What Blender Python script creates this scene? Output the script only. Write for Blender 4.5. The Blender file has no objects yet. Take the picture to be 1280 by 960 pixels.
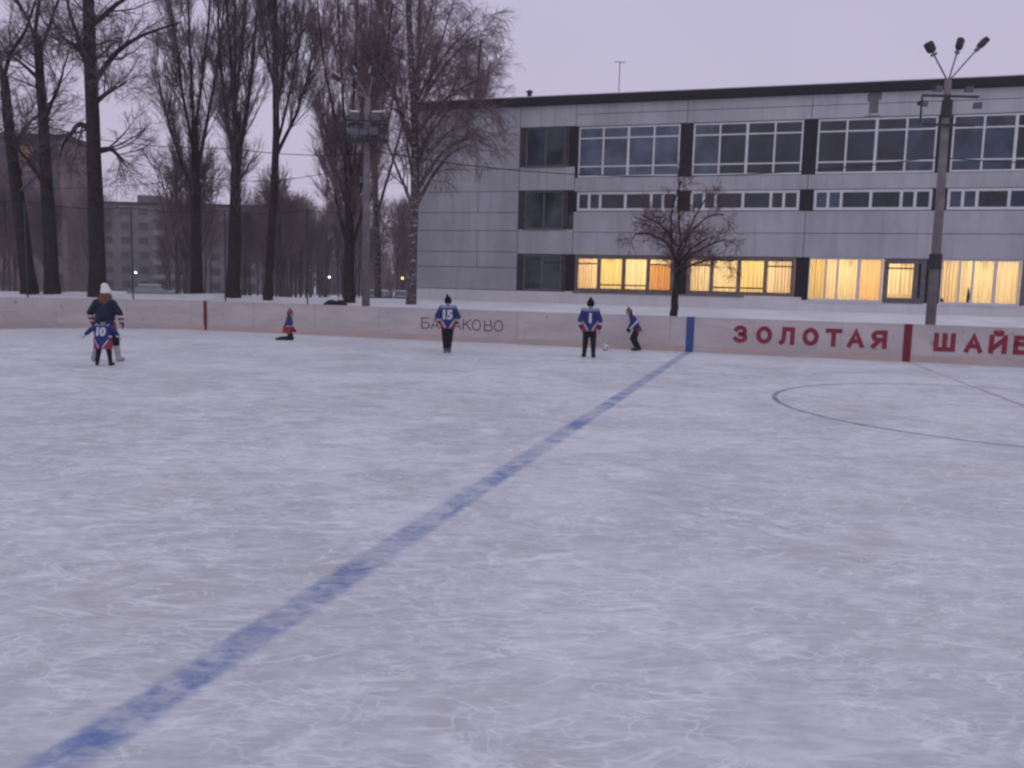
import bpy, bmesh, math, random
import numpy as np
from mathutils import Vector, Matrix
from mathutils.bvhtree import BVHTree

# ------------------------------------------------------------------ camera, sky, sun, exposure
sc = bpy.context.scene
COL = sc.collection
cd = bpy.data.cameras.new('camera'); cam = bpy.data.objects.new('camera', cd); COL.objects.link(cam)
CAM_H = 1.75
_p = math.atan(118/1050); _r = math.radians(1.45)
_f = Vector((0, math.cos(_p), -math.sin(_p))); _u = Vector((0, math.sin(_p), math.cos(_p))); _x = Vector((1, 0, 0))
_rx = _x*math.cos(_r) + _u*math.sin(_r); _ux = _u*math.cos(_r) - _x*math.sin(_r)
cam.matrix_world = Matrix(((_rx.x, _ux.x, -_f.x, 0), (_rx.y, _ux.y, -_f.y, 0), (_rx.z, _ux.z, -_f.z, CAM_H), (0, 0, 0, 1)))
cd.sensor_width = 36; cd.lens = 36*1050/1280; cd.clip_start = 0.1; cd.clip_end = 6000
sc.camera = cam

W_ = bpy.data.worlds.new('World'); sc.world = W_; W_.use_nodes = True
nt = W_.node_tree; nt.nodes.clear()
def wn(t, **k):
    n = nt.nodes.new(t)
    for a, b in k.items(): setattr(n, a, b)
    return n
SUN_EL, SUN_ROT = math.radians(6), math.radians(150)
sky = wn('ShaderNodeTexSky', sky_type='NISHITA'); sky.sun_disc = False
sky.sun_elevation = SUN_EL; sky.sun_rotation = SUN_ROT; sky.air_density = 1.5; sky.dust_density = 3
tc = wn('ShaderNodeTexCoord'); sp = wn('ShaderNodeSeparateXYZ'); nt.links.new(tc.outputs['Generated'], sp.inputs[0])
cr = wn('ShaderNodeValToRGB'); nt.links.new(sp.outputs['Z'], cr.inputs[0])
cr.color_ramp.elements[0].position = 0.0; cr.color_ramp.elements[0].color = (0.590, 0.548, 0.735, 1)
cr.color_ramp.elements[1].position = 1.0; cr.color_ramp.elements[1].color = (0.84, 0.87, 1.08, 1)
e = cr.color_ramp.elements.new(0.34); e.color = (0.535, 0.495, 0.675, 1)
cn = wn('ShaderNodeTexNoise'); cn.inputs['Scale'].default_value = 1.6; cn.inputs['Detail'].default_value = 4
nt.links.new(tc.outputs['Generated'], cn.inputs['Vector'])
cm = wn('ShaderNodeMapRange'); cm.inputs[1].default_value = .3; cm.inputs[2].default_value = .7; cm.inputs[3].default_value = .94; cm.inputs[4].default_value = 1.06
nt.links.new(cn.outputs[0], cm.inputs[0])
mu = wn('ShaderNodeMix', data_type='RGBA', blend_type='MULTIPLY'); mu.inputs[0].default_value = 1
nt.links.new(cr.outputs[0], mu.inputs[6]); nt.links.new(cm.outputs[0], mu.inputs[7])
b1 = wn('ShaderNodeBackground'); b1.inputs[1].default_value = 0.012; nt.links.new(sky.outputs[0], b1.inputs[0])
b2 = wn('ShaderNodeBackground'); b2.inputs[1].default_value = 0.93; nt.links.new(mu.outputs[2], b2.inputs[0])
ad = wn('ShaderNodeAddShader'); nt.links.new(b1.outputs[0], ad.inputs[0]); nt.links.new(b2.outputs[0], ad.inputs[1])
wo = wn('ShaderNodeOutputWorld'); nt.links.new(ad.outputs[0], wo.inputs[0])

sl = bpy.data.lights.new('sun', 'SUN'); sl.energy = 0.12; sl.angle = math.radians(50); sl.color = (1.0, .9, .86)
so = bpy.data.objects.new('sun', sl); COL.objects.link(so)
so.rotation_euler = (math.radians(62), 0, math.radians(-25))

sc.view_settings.view_transform = 'Standard'; sc.view_settings.look = 'None'
sc.view_settings.exposure = 0.0; sc.view_settings.gamma = 1.0; sc.view_settings.use_curve_mapping = False
sc.render.engine = 'CYCLES'
sc.cycles.use_denoising = True
sc.cycles.max_bounces = 6; sc.cycles.diffuse_bounces = 3; sc.cycles.glossy_bounces = 2; sc.cycles.transparent_max_bounces = 12
sc.cycles.sample_clamp_indirect = 1.0
sc.cycles.filter_width = 2.5

rng = np.random.default_rng(11)
random.seed(5)

# ------------------------------------------------------------------ rink frame: u along the far boards, v towards the camera
TH = math.radians(17)
EU = np.array([math.cos(TH), -math.sin(TH)]); EV = np.array([-math.sin(TH), -math.cos(TH)])
OR = np.array([5.45, 25.53])
def W(u, v, z=0.0):
    p = OR + EU*u + EV*v
    return (float(p[0]), float(p[1]), z)

# ------------------------------------------------------------------ object helpers
def tag(o, label=None, cat=None, group=None, kind=None):
    if label: o['label'] = label
    if cat: o['category'] = cat
    if group: o['group'] = group
    if kind: o['kind'] = kind
    return o
def empty(name, loc=(0, 0, 0), rz=0.0):
    o = bpy.data.objects.new(name, None); COL.objects.link(o); o.location = loc; o.rotation_euler = (0, 0, rz)
    o.empty_display_size = .2
    return o
def link(name, me, mats=None, parent=None, smooth=False):
    if mats is not None:
        for m in (mats if isinstance(mats, (list, tuple)) else [mats]): me.materials.append(m)
    if smooth: me.polygons.foreach_set('use_smooth', [True]*len(me.polygons))
    o = bpy.data.objects.new(name, me); COL.objects.link(o)
    if parent is not None: o.parent = parent
    return o
def copy_tree(o, parent=None):
    c = o.copy(); COL.objects.link(c)
    if parent is not None: c.parent = parent
    for ch in list(o.children): copy_tree(ch, c)
    return c
def np_mesh(name, V, F, mi=None):
    """V (n,3), F (m,k) with one k"""
    V = np.asarray(V, np.float32); F = np.asarray(F, np.int32); k = F.shape[1]
    me = bpy.data.meshes.new(name)
    me.vertices.add(len(V)); me.vertices.foreach_set('co', V.ravel())
    me.loops.add(F.size); me.loops.foreach_set('vertex_index', F.ravel())
    me.polygons.add(len(F)); me.polygons.foreach_set('loop_start', np.arange(0, F.size, k, dtype=np.int32))
    me.polygons.foreach_set('loop_total', np.full(len(F), k, np.int32))
    if mi is not None: me.polygons.foreach_set('material_index', np.asarray(mi, np.int32))
    me.update(calc_edges=True); me.validate()
    return me
class MB:
    def __init__(s): s.v = []; s.f = []; s.m = []
    def add(s, V, F, mi=0):
        b = len(s.v); s.v += [tuple(map(float, p)) for p in V]; s.f += [tuple(b+i for i in f) for f in F]; s.m += [mi]*len(F)
        return s
    def box(s, x0, x1, y0, y1, z0, z1, mi=0, M=None):
        V = [(x, y, z) for z in (z0, z1) for x, y in ((x0, y0), (x1, y0), (x1, y1), (x0, y1))]
        if M is not None: V = [tuple(M @ Vector(p)) for p in V]
        return s.add(V, [(3, 2, 1, 0), (4, 5, 6, 7), (0, 1, 5, 4), (1, 2, 6, 5), (2, 3, 7, 6), (3, 0, 4, 7)], mi)
    def tube(s, pts, rad, n=8, mi=0, caps=True):
        P = [Vector(p) for p in pts]; rad = rad if isinstance(rad, (list, tuple)) else [rad]*len(P)
        V = []
        up = Vector((0, 0, 1)) if abs((P[-1]-P[0]).normalized().z) < .9 else Vector((1, 0, 0))
        for i, p in enumerate(P):
            t = (P[min(i+1, len(P)-1)]-P[max(i-1, 0)]).normalized()
            a = t.cross(up).normalized(); b = a.cross(t)
            for k in range(n):
                an = 2*math.pi*k/n; V.append(p + a*math.cos(an)*rad[i] + b*math.sin(an)*rad[i])
        F = []
        for i in range(len(P)-1):
            for k in range(n):
                F.append((i*n+k, i*n+(k+1) % n, (i+1)*n+(k+1) % n, (i+1)*n+k))
        if caps: F.append(tuple(range(n))); F.append(tuple((len(P)-1)*n+k for k in reversed(range(n))))
        return s.add(V, F, mi)
    def build(s, name, mats, parent=None, smooth=False, bevel=0.0):
        me = bpy.data.meshes.new(name); me.from_pydata(s.v, [], s.f)
        me.polygons.foreach_set('material_index', s.m)
        bm = bmesh.new(); bm.from_mesh(me); bmesh.ops.recalc_face_normals(bm, faces=bm.faces); bm.to_mesh(me); bm.free()
        o = link(name, me, mats, parent, smooth)
        if bevel:
            md = o.modifiers.new('bevel', 'BEVEL'); md.width = bevel; md.segments = 2; md.limit_method = 'ANGLE'
        return o

# ------------------------------------------------------------------ materials
def nodes(m):
    m.use_nodes = True; t = m.node_tree; t.nodes.clear(); return t
def N(t, ty, inp=None, **k):
    n = t.nodes.new(ty)
    for a, b in k.items(): setattr(n, a, b)
    for a, b in (inp or {}).items():
        if isinstance(b, bpy.types.NodeSocket): t.links.new(b, n.inputs[a])
        else: n.inputs[a].default_value = b
    return n
def mixc(t, fac, a, b, mode='MIX'):
    n = t.nodes.new('ShaderNodeMix'); n.data_type = 'RGBA'; n.blend_type = mode
    for i, x in ((0, fac), (6, a), (7, b)):
        if isinstance(x, bpy.types.NodeSocket): t.links.new(x, n.inputs[i])
        else: n.inputs[i].default_value = x if i == 0 else ((*x, 1) if len(x) == 3 else x)
    return n.outputs[2]
def mth(t, op, a, b=0.0, c=0.0, clamp=False):
    n = t.nodes.new('ShaderNodeMath'); n.operation = op; n.use_clamp = clamp
    for i, x in enumerate((a, b, c)):
        if isinstance(x, bpy.types.NodeSocket): t.links.new(x, n.inputs[i])
        else: n.inputs[i].default_value = x
    return n.outputs[0]
def rng_(t, x, a, b, c=0., d=1., smooth=True):
    n = t.nodes.new('ShaderNodeMapRange'); n.interpolation_type = 'SMOOTHSTEP' if smooth else 'LINEAR'
    t.links.new(x, n.inputs[0])
    for i, q in ((1, a), (2, b), (3, c), (4, d)): n.inputs[i].default_value = q
    return n.outputs[0]
def noise(t, vec, scale, detail=4, rough=.55, dist=0.0, out=0):
    n = N(t, 'ShaderNodeTexNoise', {'Vector': vec, 'Scale': scale, 'Detail': detail, 'Roughness': rough, 'Distortion': dist})
    return n.outputs[out]
def finish(t, col, rough=.8, spec=.3, metal=0.0, bump=None, bstr=.3, bdist=.02):
    p = N(t, 'ShaderNodeBsdfPrincipled', {'Metallic': metal, 'Specular IOR Level': spec})
    for nm, x in (('Base Color', col), ('Roughness', rough)):
        if isinstance(x, bpy.types.NodeSocket): t.links.new(x, p.inputs[nm])
        else: p.inputs[nm].default_value = (*x, 1) if isinstance(x, tuple) else x
    if bump is not None:
        b = N(t, 'ShaderNodeBump', {'Height': bump, 'Strength': bstr, 'Distance': bdist}); t.links.new(b.outputs[0], p.inputs['Normal'])
    o = N(t, 'ShaderNodeOutputMaterial', {'Surface': p.outputs[0]})
    return p
def coords(t): return N(t, 'ShaderNodeTexCoord').outputs['Object']
def mapped(t, vec, rot=0., sx=1., sy=1., sz=1., loc=(0, 0, 0)):
    m = N(t, 'ShaderNodeMapping', {'Vector': vec}); m.inputs['Rotation'].default_value = (0, 0, rot)
    m.inputs['Scale'].default_value = (sx, sy, sz); m.inputs['Location'].default_value = loc
    return m.outputs[0]
def simple(name, c, rough=.8, var=.18, scale=4., spec=.3, metal=0., bump=0.):
    m = bpy.data.materials.new(name); t = nodes(m); v = coords(t)
    n = noise(t, v, scale, 5, .6)
    lo = tuple(x*(1-var) for x in c); hi = tuple(min(1, x*(1+var)) for x in c)
    col = mixc(t, rng_(t, n, .3, .7), lo, hi)
    finish(t, col, rough, spec, metal, n if bump else None, bump)
    return m
M = {}
def ice_color(t, v):
    """worn outdoor ice: snow dust over grey-brown bare ice, scratched in all directions"""
    big = rng_(t, noise(t, mapped(t, v, .3, .8, 1.0), .42, 5, .6, .9), .36, .64)
    mid = rng_(t, noise(t, mapped(t, v, -.5, 1., 1.5), 1.9, 6, .66, 1.6), .34, .66)
    st1 = rng_(t, noise(t, mapped(t, v, .9, 1., 3.2), 3.4, 5, .65, 1.2), .36, .66)
    st2 = rng_(t, noise(t, mapped(t, v, -.45, 1., 3.6), 4.1, 5, .65, 1.0), .36, .66)
    fine = rng_(t, noise(t, v, 19., 5, .75), .28, .72)
    f = mth(t, 'ADD', mth(t, 'MULTIPLY', big, .26), mth(t, 'MULTIPLY', mid, .34))
    f = mth(t, 'ADD', f, mth(t, 'MULTIPLY', st1, .15)); f = mth(t, 'ADD', f, mth(t, 'MULTIPLY', st2, .15))
    f = mth(t, 'ADD', f, mth(t, 'MULTIPLY', fine, .10))
    f = rng_(t, f, .18, .84)
    warm = rng_(t, noise(t, v, .55, 4, .6), .42, .66)
    bare = mixc(t, warm, (.438, .435, .458), (.448, .432, .430))
    col = mixc(t, f, bare, (.600, .592, .612))
    for i, (rot, sx, sy, sc_, w, gs, am) in enumerate(((.5, .5, 1.6, .9, .016, .9, .55), (-.35, .4, 1.7, 1.3, .018, 1.4, .5), (1.2, .6, 1.8, 1.1, .014, 1.1, .45), (-1.0, .6, 1.3, 2.2, .022, 1.9, .40), (.15, .7, 1.5, 3.1, .026, 2.3, .45), (-.75, .7, 1.4, 3.8, .028, 1.7, .40), (.8, .6, 1.6, 5.2, .034, 2.6, .38), (-1.35, .7, 1.3, 2.7, .024, 1.2, .42), (1.6, .5, 1.4, 1.7, .016, 1.5, .45))):
        n = noise(t, mapped(t, v, rot, sx, sy, 1, (i*7.3, i*3.1, 0)), sc_, 3, .5, 1.4)
        ln = rng_(t, mth(t, 'ABSOLUTE', mth(t, 'SUBTRACT', n, .5)), 0, w, 1, 0)
        ln = mth(t, 'MULTIPLY', ln, rng_(t, noise(t, mapped(t, v, rot+.4, 1, 1, 1, (i*4., 9., 0)), gs, 3), .45, .62))
        col = mixc(t, mth(t, 'MULTIPLY', ln, am), col, (.80, .80, .82))
    # a few darker cuts
    n = noise(t, mapped(t, v, -.3, .35, 1.9, 1, (31., 4., 0)), .8, 3, .5, 1.0)
    ln = rng_(t, mth(t, 'ABSOLUTE', mth(t, 'SUBTRACT', n, .47)), 0, .012, 1, 0)
    ln = mth(t, 'MULTIPLY', ln, rng_(t, noise(t, mapped(t, v, 0, 1, 1, 1, (2., 19., 0)), .5, 3), .5, .62))
    col = mixc(t, mth(t, 'MULTIPLY', ln, .12), col, (.40, .39, .42))
    return col, f, fine
m = bpy.data.materials.new('worn_ice'); t = nodes(m); v = coords(t)
col, f, fine = ice_color(t, v)
finish(t, col, rng_(t, f, 0, 1, .42, .75), .35, 0, mth(t, 'ADD', mth(t, 'MULTIPLY', f, .6), mth(t, 'MULTIPLY', fine, .4)), .25, .012)
M['ice'] = m
def line_mat(name, c, wear, lo=.10, hi=.95, soft=None):
    m = bpy.data.materials.new(name); t = nodes(m); v = coords(t)
    col, f, fine = ice_color(t, v)
    w = noise(t, mapped(t, v, 1.25, 1.0, 1.0), 1.7, 6, .65, .6)
    w2 = noise(t, mapped(t, v, .2, 1., 2.), 5.2, 5, .7, .8)
    a = mth(t, 'ADD', mth(t, 'MULTIPLY', w, .55), mth(t, 'MULTIPLY', w2, .45))
    a = rng_(t, a, wear-.11, wear+.11, lo, hi)
    if soft:                                     # paint wears away towards both edges of the stripe
        d = N(t, 'ShaderNodeVectorMath', {0: v, 1: (EU[0], EU[1], 0)}, operation='DOT_PRODUCT').outputs['Value']
        d = mth(t, 'ABSOLUTE', mth(t, 'SUBTRACT', d, float(OR @ EU)+soft[0]))
        d = mth(t, 'ADD', d, mth(t, 'MULTIPLY', mth(t, 'SUBTRACT', w2, .5), .16))
        a = mth(t, 'MULTIPLY', a, rng_(t, d, soft[1]-.045, soft[1]+.03, 1, 0))
    finish(t, mixc(t, a, col, c), rng_(t, f, 0, 1, .42, .75), .35, 0, mth(t, 'ADD', mth(t, 'MULTIPLY', f, .6), mth(t, 'MULTIPLY', fine, .4)), .25, .012)
    return m
M['blue_line'] = line_mat('worn_blue_line_paint', (.080, .150, .345), .525, .24, .92, (-.12, .122))
M['dark_line'] = line_mat('worn_circle_paint', (.115, .125, .215), .47, .3)
M['red_line'] = line_mat('worn_red_line_paint', (.27, .15, .20), .52)
M['cut'] = line_mat('skate_cut_frost', (.70, .695, .715), .52, .0, .6)
M['scuff'] = line_mat('dark_scuff', (.37, .365, .38), .54, .0, .5)
m = bpy.data.materials.new('snow'); t = nodes(m); v = coords(t)
n1 = noise(t, v, .5, 6, .6); n2 = noise(t, v, 5., 4, .6)
finish(t, mixc(t, rng_(t, n1, .35, .65), (.57, .565, .58), (.68, .675, .685)), .85, .2, 0, mth(t, 'ADD', n1, mth(t, 'MULTIPLY', n2, .2)), .5, .15)
M['snow'] = m
# boards: scuffed white plastic/ply with grey smears, faded rust-orange foot
m = bpy.data.materials.new('scuffed_board'); t = nodes(m); v = coords(t)
n1 = noise(t, mapped(t, v, 0, .4, .4, 1.2), 1.2, 6, .65, .5); n2 = noise(t, v, 9., 5, .7)
n3 = noise(t, mapped(t, v, 0, .25, .25, 4.), 3., 4, .6)
c = mixc(t, rng_(t, n1, .35, .68), (.425, .38, .385), (.525, .475, .475))
c = mixc(t, mth(t, 'MULTIPLY', rng_(t, n2, .55, .75), .35), c, (.30, .28, .28))
c = mixc(t, mth(t, 'MULTIPLY', rng_(t, n3, .5, .7), .25), c, (.58, .56, .56))
n4 = noise(t, mapped(t, v, 0, 1., 1., .6), 6.5, 3, .5, .6)
c = mixc(t, mth(t, 'MULTIPLY', rng_(t, n4, .66, .74), .5), c, (.16, .15, .16))
finish(t, c, .55, .35); M['board'] = m
m = bpy.data.materials.new('faded_kick_strip'); t = nodes(m); v = coords(t)
n1 = noise(t, mapped(t, v, 0, .5, .5, 2.), 1.4, 6, .7)
c = mixc(t, rng_(t, n1, .36, .62), (.42, .36, .355), (.50, .375, .335))
c = mixc(t, rng_(t, noise(t, mapped(t, v, 0, .4, .4, 1.5), 3.1, 5, .7), .50, .75), c, (.50, .46, .47)); finish(t, c, .6, .3); M['kick'] = m
M['seam'] = simple('board_seam', (.34, .305, .31), .8)
M['blue_paint'] = simple('blue_paint', (.035, .075, .24), .5, .25, 6)
M['red_paint'] = simple('red_paint', (.17, .018, .03), .5, .25, 6)
M['red_letter'] = simple('red_letter_paint', (.24, .024, .045), .6, .25, 9)
M['thin_letter'] = simple('brown_red_letter_paint', (.14, .045, .06), .7, .3, 9)
# building
def concrete(name, a, b, st):
    m = bpy.data.materials.new(name); t = nodes(m); v = coords(t)
    n1 = noise(t, mapped(t, v, 0, .8, .8, .5), .5, 6, .62); n2 = noise(t, v, 14., 5, .7); n3 = noise(t, mapped(t, v, 0, 2.2, 2.2, .12), 1.2, 5, .6)
    c = mixc(t, rng_(t, n1, .33, .67), a, b)
    c = mixc(t, mth(t, 'MULTIPLY', rng_(t, n3, .45, .68), .42), c, st)
    c = mixc(t, mth(t, 'MULTIPLY', rng_(t, n2, .5, .8), .25), c, tuple(x*.75 for x in a))
    finish(t, c, .85, .25, 0, n2, .2, .01); return m
M['wall'] = concrete('tiled_concrete_panel', (.345, .346, .374), (.452, .453, .484), (.27, .27, .29))
M['plinth'] = concrete('whitewashed_plinth', (.60, .595, .61), (.68, .675, .685), (.54, .535, .55))
M['joint'] = simple('dark_panel_joint', (.09, .09, .10), .9)
M['parapet'] = simple('dark_roof_edge', (.013, .011, .017), .7)
M['pier'] = simple('dark_window_pier', (.012, .010, .016), .6)
M['white_frame'] = simple('white_window_frame', (.62, .62, .64), .45, .08)
M['grey_frame'] = simple('grey_painted_wood_frame', (.135, .125, .135), .6, .2)
M['brown_frame'] = simple('brown_grey_wood_frame', (.16, .13, .13), .6, .25)
M['dark_wood'] = simple('dark_wood_strip', (.05, .042, .05), .7, .3)
M['black_stain'] = simple('soot_stain', (.14, .14, .15), .9, .2)
def pane(name, c, rough=.06, spec=.5):
    m = bpy.data.materials.new(name); t = nodes(m); v = coords(t)
    n = noise(t, v, .9, 3, .5, .4); n2 = noise(t, mapped(t, v, 0, 1, 1, .3), 2.3, 4, .6)
    cc = mixc(t, rng_(t, n, .35, .65), tuple(x*.55 for x in c), tuple(x*1.35 for x in c))
    finish(t, cc, rng_(t, n2, .2, .8, rough, rough+.12), spec); return m
M['pane_pale'] = pane('curtained_window_glass', (.062, .086, .132))
M['pane_dark'] = pane('dark_window_glass', (.013, .021, .040))
M['pane_mid'] = pane('dim_window_glass', (.035, .050, .082))
M['pane_teal'] = pane('dim_greenish_window_glass', (.045, .062, .070))
m = bpy.data.materials.new('clear_window_glass'); t = nodes(m)
fr = N(t, 'ShaderNodeFresnel', {'IOR': 1.45}); tr = N(t, 'ShaderNodeBsdfTransparent', {'Color': (.94, .95, .95, 1)}); gl = N(t, 'ShaderNodeBsdfGlossy', {'Roughness': .05})
mx = N(t, 'ShaderNodeMixShader', {0: fr.outputs[0]}); t.links.new(tr.outputs[0], mx.inputs[1]); t.links.new(gl.outputs[0], mx.inputs[2])
N(t, 'ShaderNodeOutputMaterial', {'Surface': mx.outputs[0]}); M['glass'] = m
def cloth_curtain(name, c):
    m = bpy.data.materials.new(name); t = nodes(m); v = coords(t)
    n = noise(t, mapped(t, v, 0, 5., 1., .15), 2., 4, .6)
    cc = mixc(t, rng_(t, n, .3, .7), tuple(x*.72 for x in c), c)
    a = N(t, 'ShaderNodeBsdfTranslucent', {'Color': cc}); b = N(t, 'ShaderNodeBsdfDiffuse', {'Color': cc}); k = N(t, 'ShaderNodeMixShader', {0: .25})
    t.links.new(a.outputs[0], k.inputs[1]); t.links.new(b.outputs[0], k.inputs[2]); N(t, 'ShaderNodeOutputMaterial', {'Surface': k.outputs[0]}); return m
M['cur_yellow'] = cloth_curtain('yellow_curtain', (.93, .76, .36))
M['cur_cream'] = cloth_curtain('cream_curtain', (.96, .82, .54))
M['cur_peach'] = cloth_curtain('peach_curtain', (.95, .77, .53))
M['cur_orange'] = cloth_curtain('orange_curtain', (.91, .63, .35))
M['cur_brown'] = cloth_curtain('brown_orange_curtain', (.62, .34, .12))
M['room'] = simple('ochre_room_wall', (.62, .50, .33), .9, .1)
M['bulb'] = bpy.data.materials.new('lit_lamp'); t = nodes(M['bulb']); N(t, 'ShaderNodeOutputMaterial', {'Surface': N(t, 'ShaderNodeEmission', {'Color': (1, .82, .5, 1), 'Strength': 6}).outputs[0]})
def emis(name, c, s):
    m = bpy.data.materials.new(name); t = nodes(m); N(t, 'ShaderNodeOutputMaterial', {'Surface': N(t, 'ShaderNodeEmission', {'Color': (*c, 1), 'Strength': s}).outputs[0]}); return m
M['lamp_white'] = emis('lit_white_globe', (.95, .97, 1.), 3.0)
M['lamp_orange'] = emis('lit_orange_globe', (1., .42, .10), 4.0)
M['lit_far'] = emis('lit_far_window', (1., .60, .22), .42)
# trees, poles
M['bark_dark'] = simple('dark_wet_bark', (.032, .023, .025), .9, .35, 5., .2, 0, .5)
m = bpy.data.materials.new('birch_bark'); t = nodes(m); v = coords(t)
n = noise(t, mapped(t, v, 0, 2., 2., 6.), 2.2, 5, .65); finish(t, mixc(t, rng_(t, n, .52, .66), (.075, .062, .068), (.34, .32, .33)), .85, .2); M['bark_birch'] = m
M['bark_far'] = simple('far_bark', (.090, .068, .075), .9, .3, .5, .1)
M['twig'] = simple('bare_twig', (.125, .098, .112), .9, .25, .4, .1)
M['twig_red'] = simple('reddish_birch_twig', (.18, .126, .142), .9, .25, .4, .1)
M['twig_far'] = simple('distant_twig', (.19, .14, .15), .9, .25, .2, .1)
M['twig_rowan'] = simple('rowan_twig', (.125, .070, .080), .9, .25, .4, .1)
M['berry'] = simple('rowan_berry', (.16, .035, .035), .6, .2)
M['concrete_pole'] = simple('weathered_concrete_pole', (.165, .15, .155), .9, .2, 3.)
M['steel'] = simple('grey_galvanised_steel', (.17, .17, .18), .5, .2, 5., .4, .4)
M['dark_steel'] = simple('dark_steel', (.035, .035, .042), .6, .2)
M['lamp_glass'] = simple('unlit_lamp_glass', (.11, .11, .13), .2, .1, 3., .5)
M['wire'] = simple('black_cable', (.025, .023, .028), .7)
M['mesh_wire'] = simple('green_net_wire', (.040, .055, .052), .7)
M['rubber'] = simple('black_rubber', (.018, .017, .02), .8)
# far buildings, cars
M['brick'] = simple('dull_brown_brick', (.18, .145, .14), .9, .2, .8)
M['grey_block'] = simple('grey_block_panel', (.155, .145, .155), .9, .18, .3)
M['far_glass'] = simple('far_dark_glass', (.045, .045, .055), .3, .2, 1., .5)
M['balcony'] = simple('far_balcony_slab', (.24, .21, .215), .9)
M['roof_red'] = simple('red_brown_roof', (.14, .06, .06), .9)
M['car_grey'] = simple('dark_car_paint', (.06, .065, .08), .35, .1, 3., .5)
M['car_blue'] = simple('pale_car_paint', (.22, .24, .25), .35, .1, 3., .5)
# people
M['skin'] = simple('skin', (.42, .26, .20), .6, .1)
M['eye'] = simple('dark_eye', (.03, .025, .025), .3)
M['blue_cloth'] = simple('navy_blue_jersey', (.026, .035, .150), .85, .25, 14.)
M['dark_blue_cloth'] = simple('dark_blue_jersey', (.018, .019, .048), .85, .25, 14.)
M['white_cloth'] = simple('white_jersey_band', (.52, .52, .58), .85, .1, 14.)
M['red_cloth'] = simple('red_jersey_cloth', (.27, .035, .055), .85, .2, 14.)
M['grey_blue_cloth'] = simple('grey_blue_shoulder_cloth', (.20, .23, .33), .85, .2, 14.)
M['black_cloth'] = simple('black_trousers', (.013, .012, .018), .9, .3, 12.)
M['black_knit'] = simple('black_knit', (.012, .011, .016), .95, .3, 30., .1, 0, .4)
M['navy_knit'] = simple('navy_knit', (.016, .018, .045), .95, .3, 30., .1, 0, .4)
M['pink_knit'] = simple('pink_knit', (.17, .07, .095), .95, .2, 30.)
M['white_knit'] = simple('white_knit', (.70, .69, .66), .95, .12, 30., .1, 0, .5)
M['maroon_knit'] = simple('dull_maroon_knit', (.16, .07, .08), .95, .25, 30.)
M['ginger'] = simple('ginger_hair', (.13, .062, .032), .7, .35, 20.)
M['dark_hair'] = simple('dark_hair', (.03, .02, .02), .7, .3, 20.)
M['pale_boot'] = simple('pale_felt_boot', (.33, .32, .35), .9, .15)
M['dark_boot'] = simple('dark_boot', (.02, .02, .025), .7)
M['grey_boot'] = simple('grey_boot', (.10, .10, .11), .7)
M['ball_white'] = simple('white_ball_leather', (.62, .60, .60), .5, .08)
M['ball_black'] = simple('black_ball_panel', (.22, .17, .18), .5, .1)

# ------------------------------------------------------------------ ice, markings, snow ground
U0, U1, V0, V1, RC = -23.1, 35.9, 0.0, 30.0, 6.5
def outline(d, n=14):
    """rounded rectangle offset outwards by d, as (u, v)"""
    pts = []; R = RC + d
    for cu, cv, a0 in ((U0+RC, V0+RC, 180), (U1-RC, V0+RC, 270), (U1-RC, V1-RC, 0), (U0+RC, V1-RC, 90)):
        for k in range(n+1):
            a = math.radians(a0 + 90*k/n); pts.append((cu + R*math.cos(a), cv + R*math.sin(a)))
    out = []
    for i in range(len(pts)):                       # add points on the straights
        a, b = np.array(pts[i]), np.array(pts[(i+1) % len(pts)])
        out.append(tuple(a)); L = np.linalg.norm(b-a)
        if i % (n+1) == n:
            for k in range(1, 24): out.append(tuple(a+(b-a)*k/24))
    return out
ol = outline(0.0)
me = bpy.data.meshes.new('ice'); me.from_pydata([W(u, v, 0) for u, v in ol], [], [tuple(range(len(ol)))])
me.update()
bm = bmesh.new(); bm.from_mesh(me); bmesh.ops.triangulate(bm, faces=bm.faces)
for f_ in bm.faces:
    if f_.normal.z < 0: f_.normal_flip()
bm.to_mesh(me); bm.free()
tag(link('ice', me, M['ice']), kind='structure')
def strip(name, pts, w, z, mat, ragged=0.0, kind='structure'):
    """flat ribbon along (u,v) points"""
    P = np.array(pts); V = []
    for i in range(len(P)):
        t_ = P[min(i+1, len(P)-1)]-P[max(i-1, 0)]; t_ = t_/np.linalg.norm(t_); n_ = np.array([-t_[1], t_[0]])
        a, b = (w/2*(1+ragged*random.uniform(-1, .6)) for _ in range(2))
        V += [W(*(P[i]+n_*a), z), W(*(P[i]-n_*b), z)]
    F = [(2*i, 2*i+1, 2*i+3, 2*i+2) for i in range(len(P)-1)]
    me = bpy.data.meshes.new(name); me.from_pydata(V, [], F); me.update()
    o = link(name, me, mat); o['kind'] = kind
    return o
strip('blue_line', [(-.12, v) for v in np.arange(.09, 29.9, .2)], .44, .0004, M['blue_line'], 0)
strip('red_line', [(6.0+.045*min(v, 10), v) for v in np.arange(.09, 29.9, .2)], .11, .0005, M['red_line'], .3)
strip('goal_line', [(-17.4, v) for v in np.arange(.2, 29.8, .2)], .05, .0005, M['red_line'], .3)
strip('centre_circle', [(6.38+4.0*math.cos(a), 10.67+4.0*math.sin(a)) for a in np.linspace(0, 2*math.pi, 160)], .088, .0010, M['dark_line'], .2)
strip('long_scuff', [(1.0, 18.62), (1.22, 18.82), (1.5, 19.1), (1.74, 19.27), (1.96, 19.39), (2.2, 19.57), (2.4, 19.71), (2.62, 19.78), (2.9, 19.9), (3.3, 20.02)], .055, .0005, M['scuff'], .4)
strip('long_scuff', [(1.25, 18.6), (1.6, 18.86), (2.0, 19.1), (2.35, 19.36), (2.6, 19.6)], .04, .0010, M['scuff'], .4)

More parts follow.
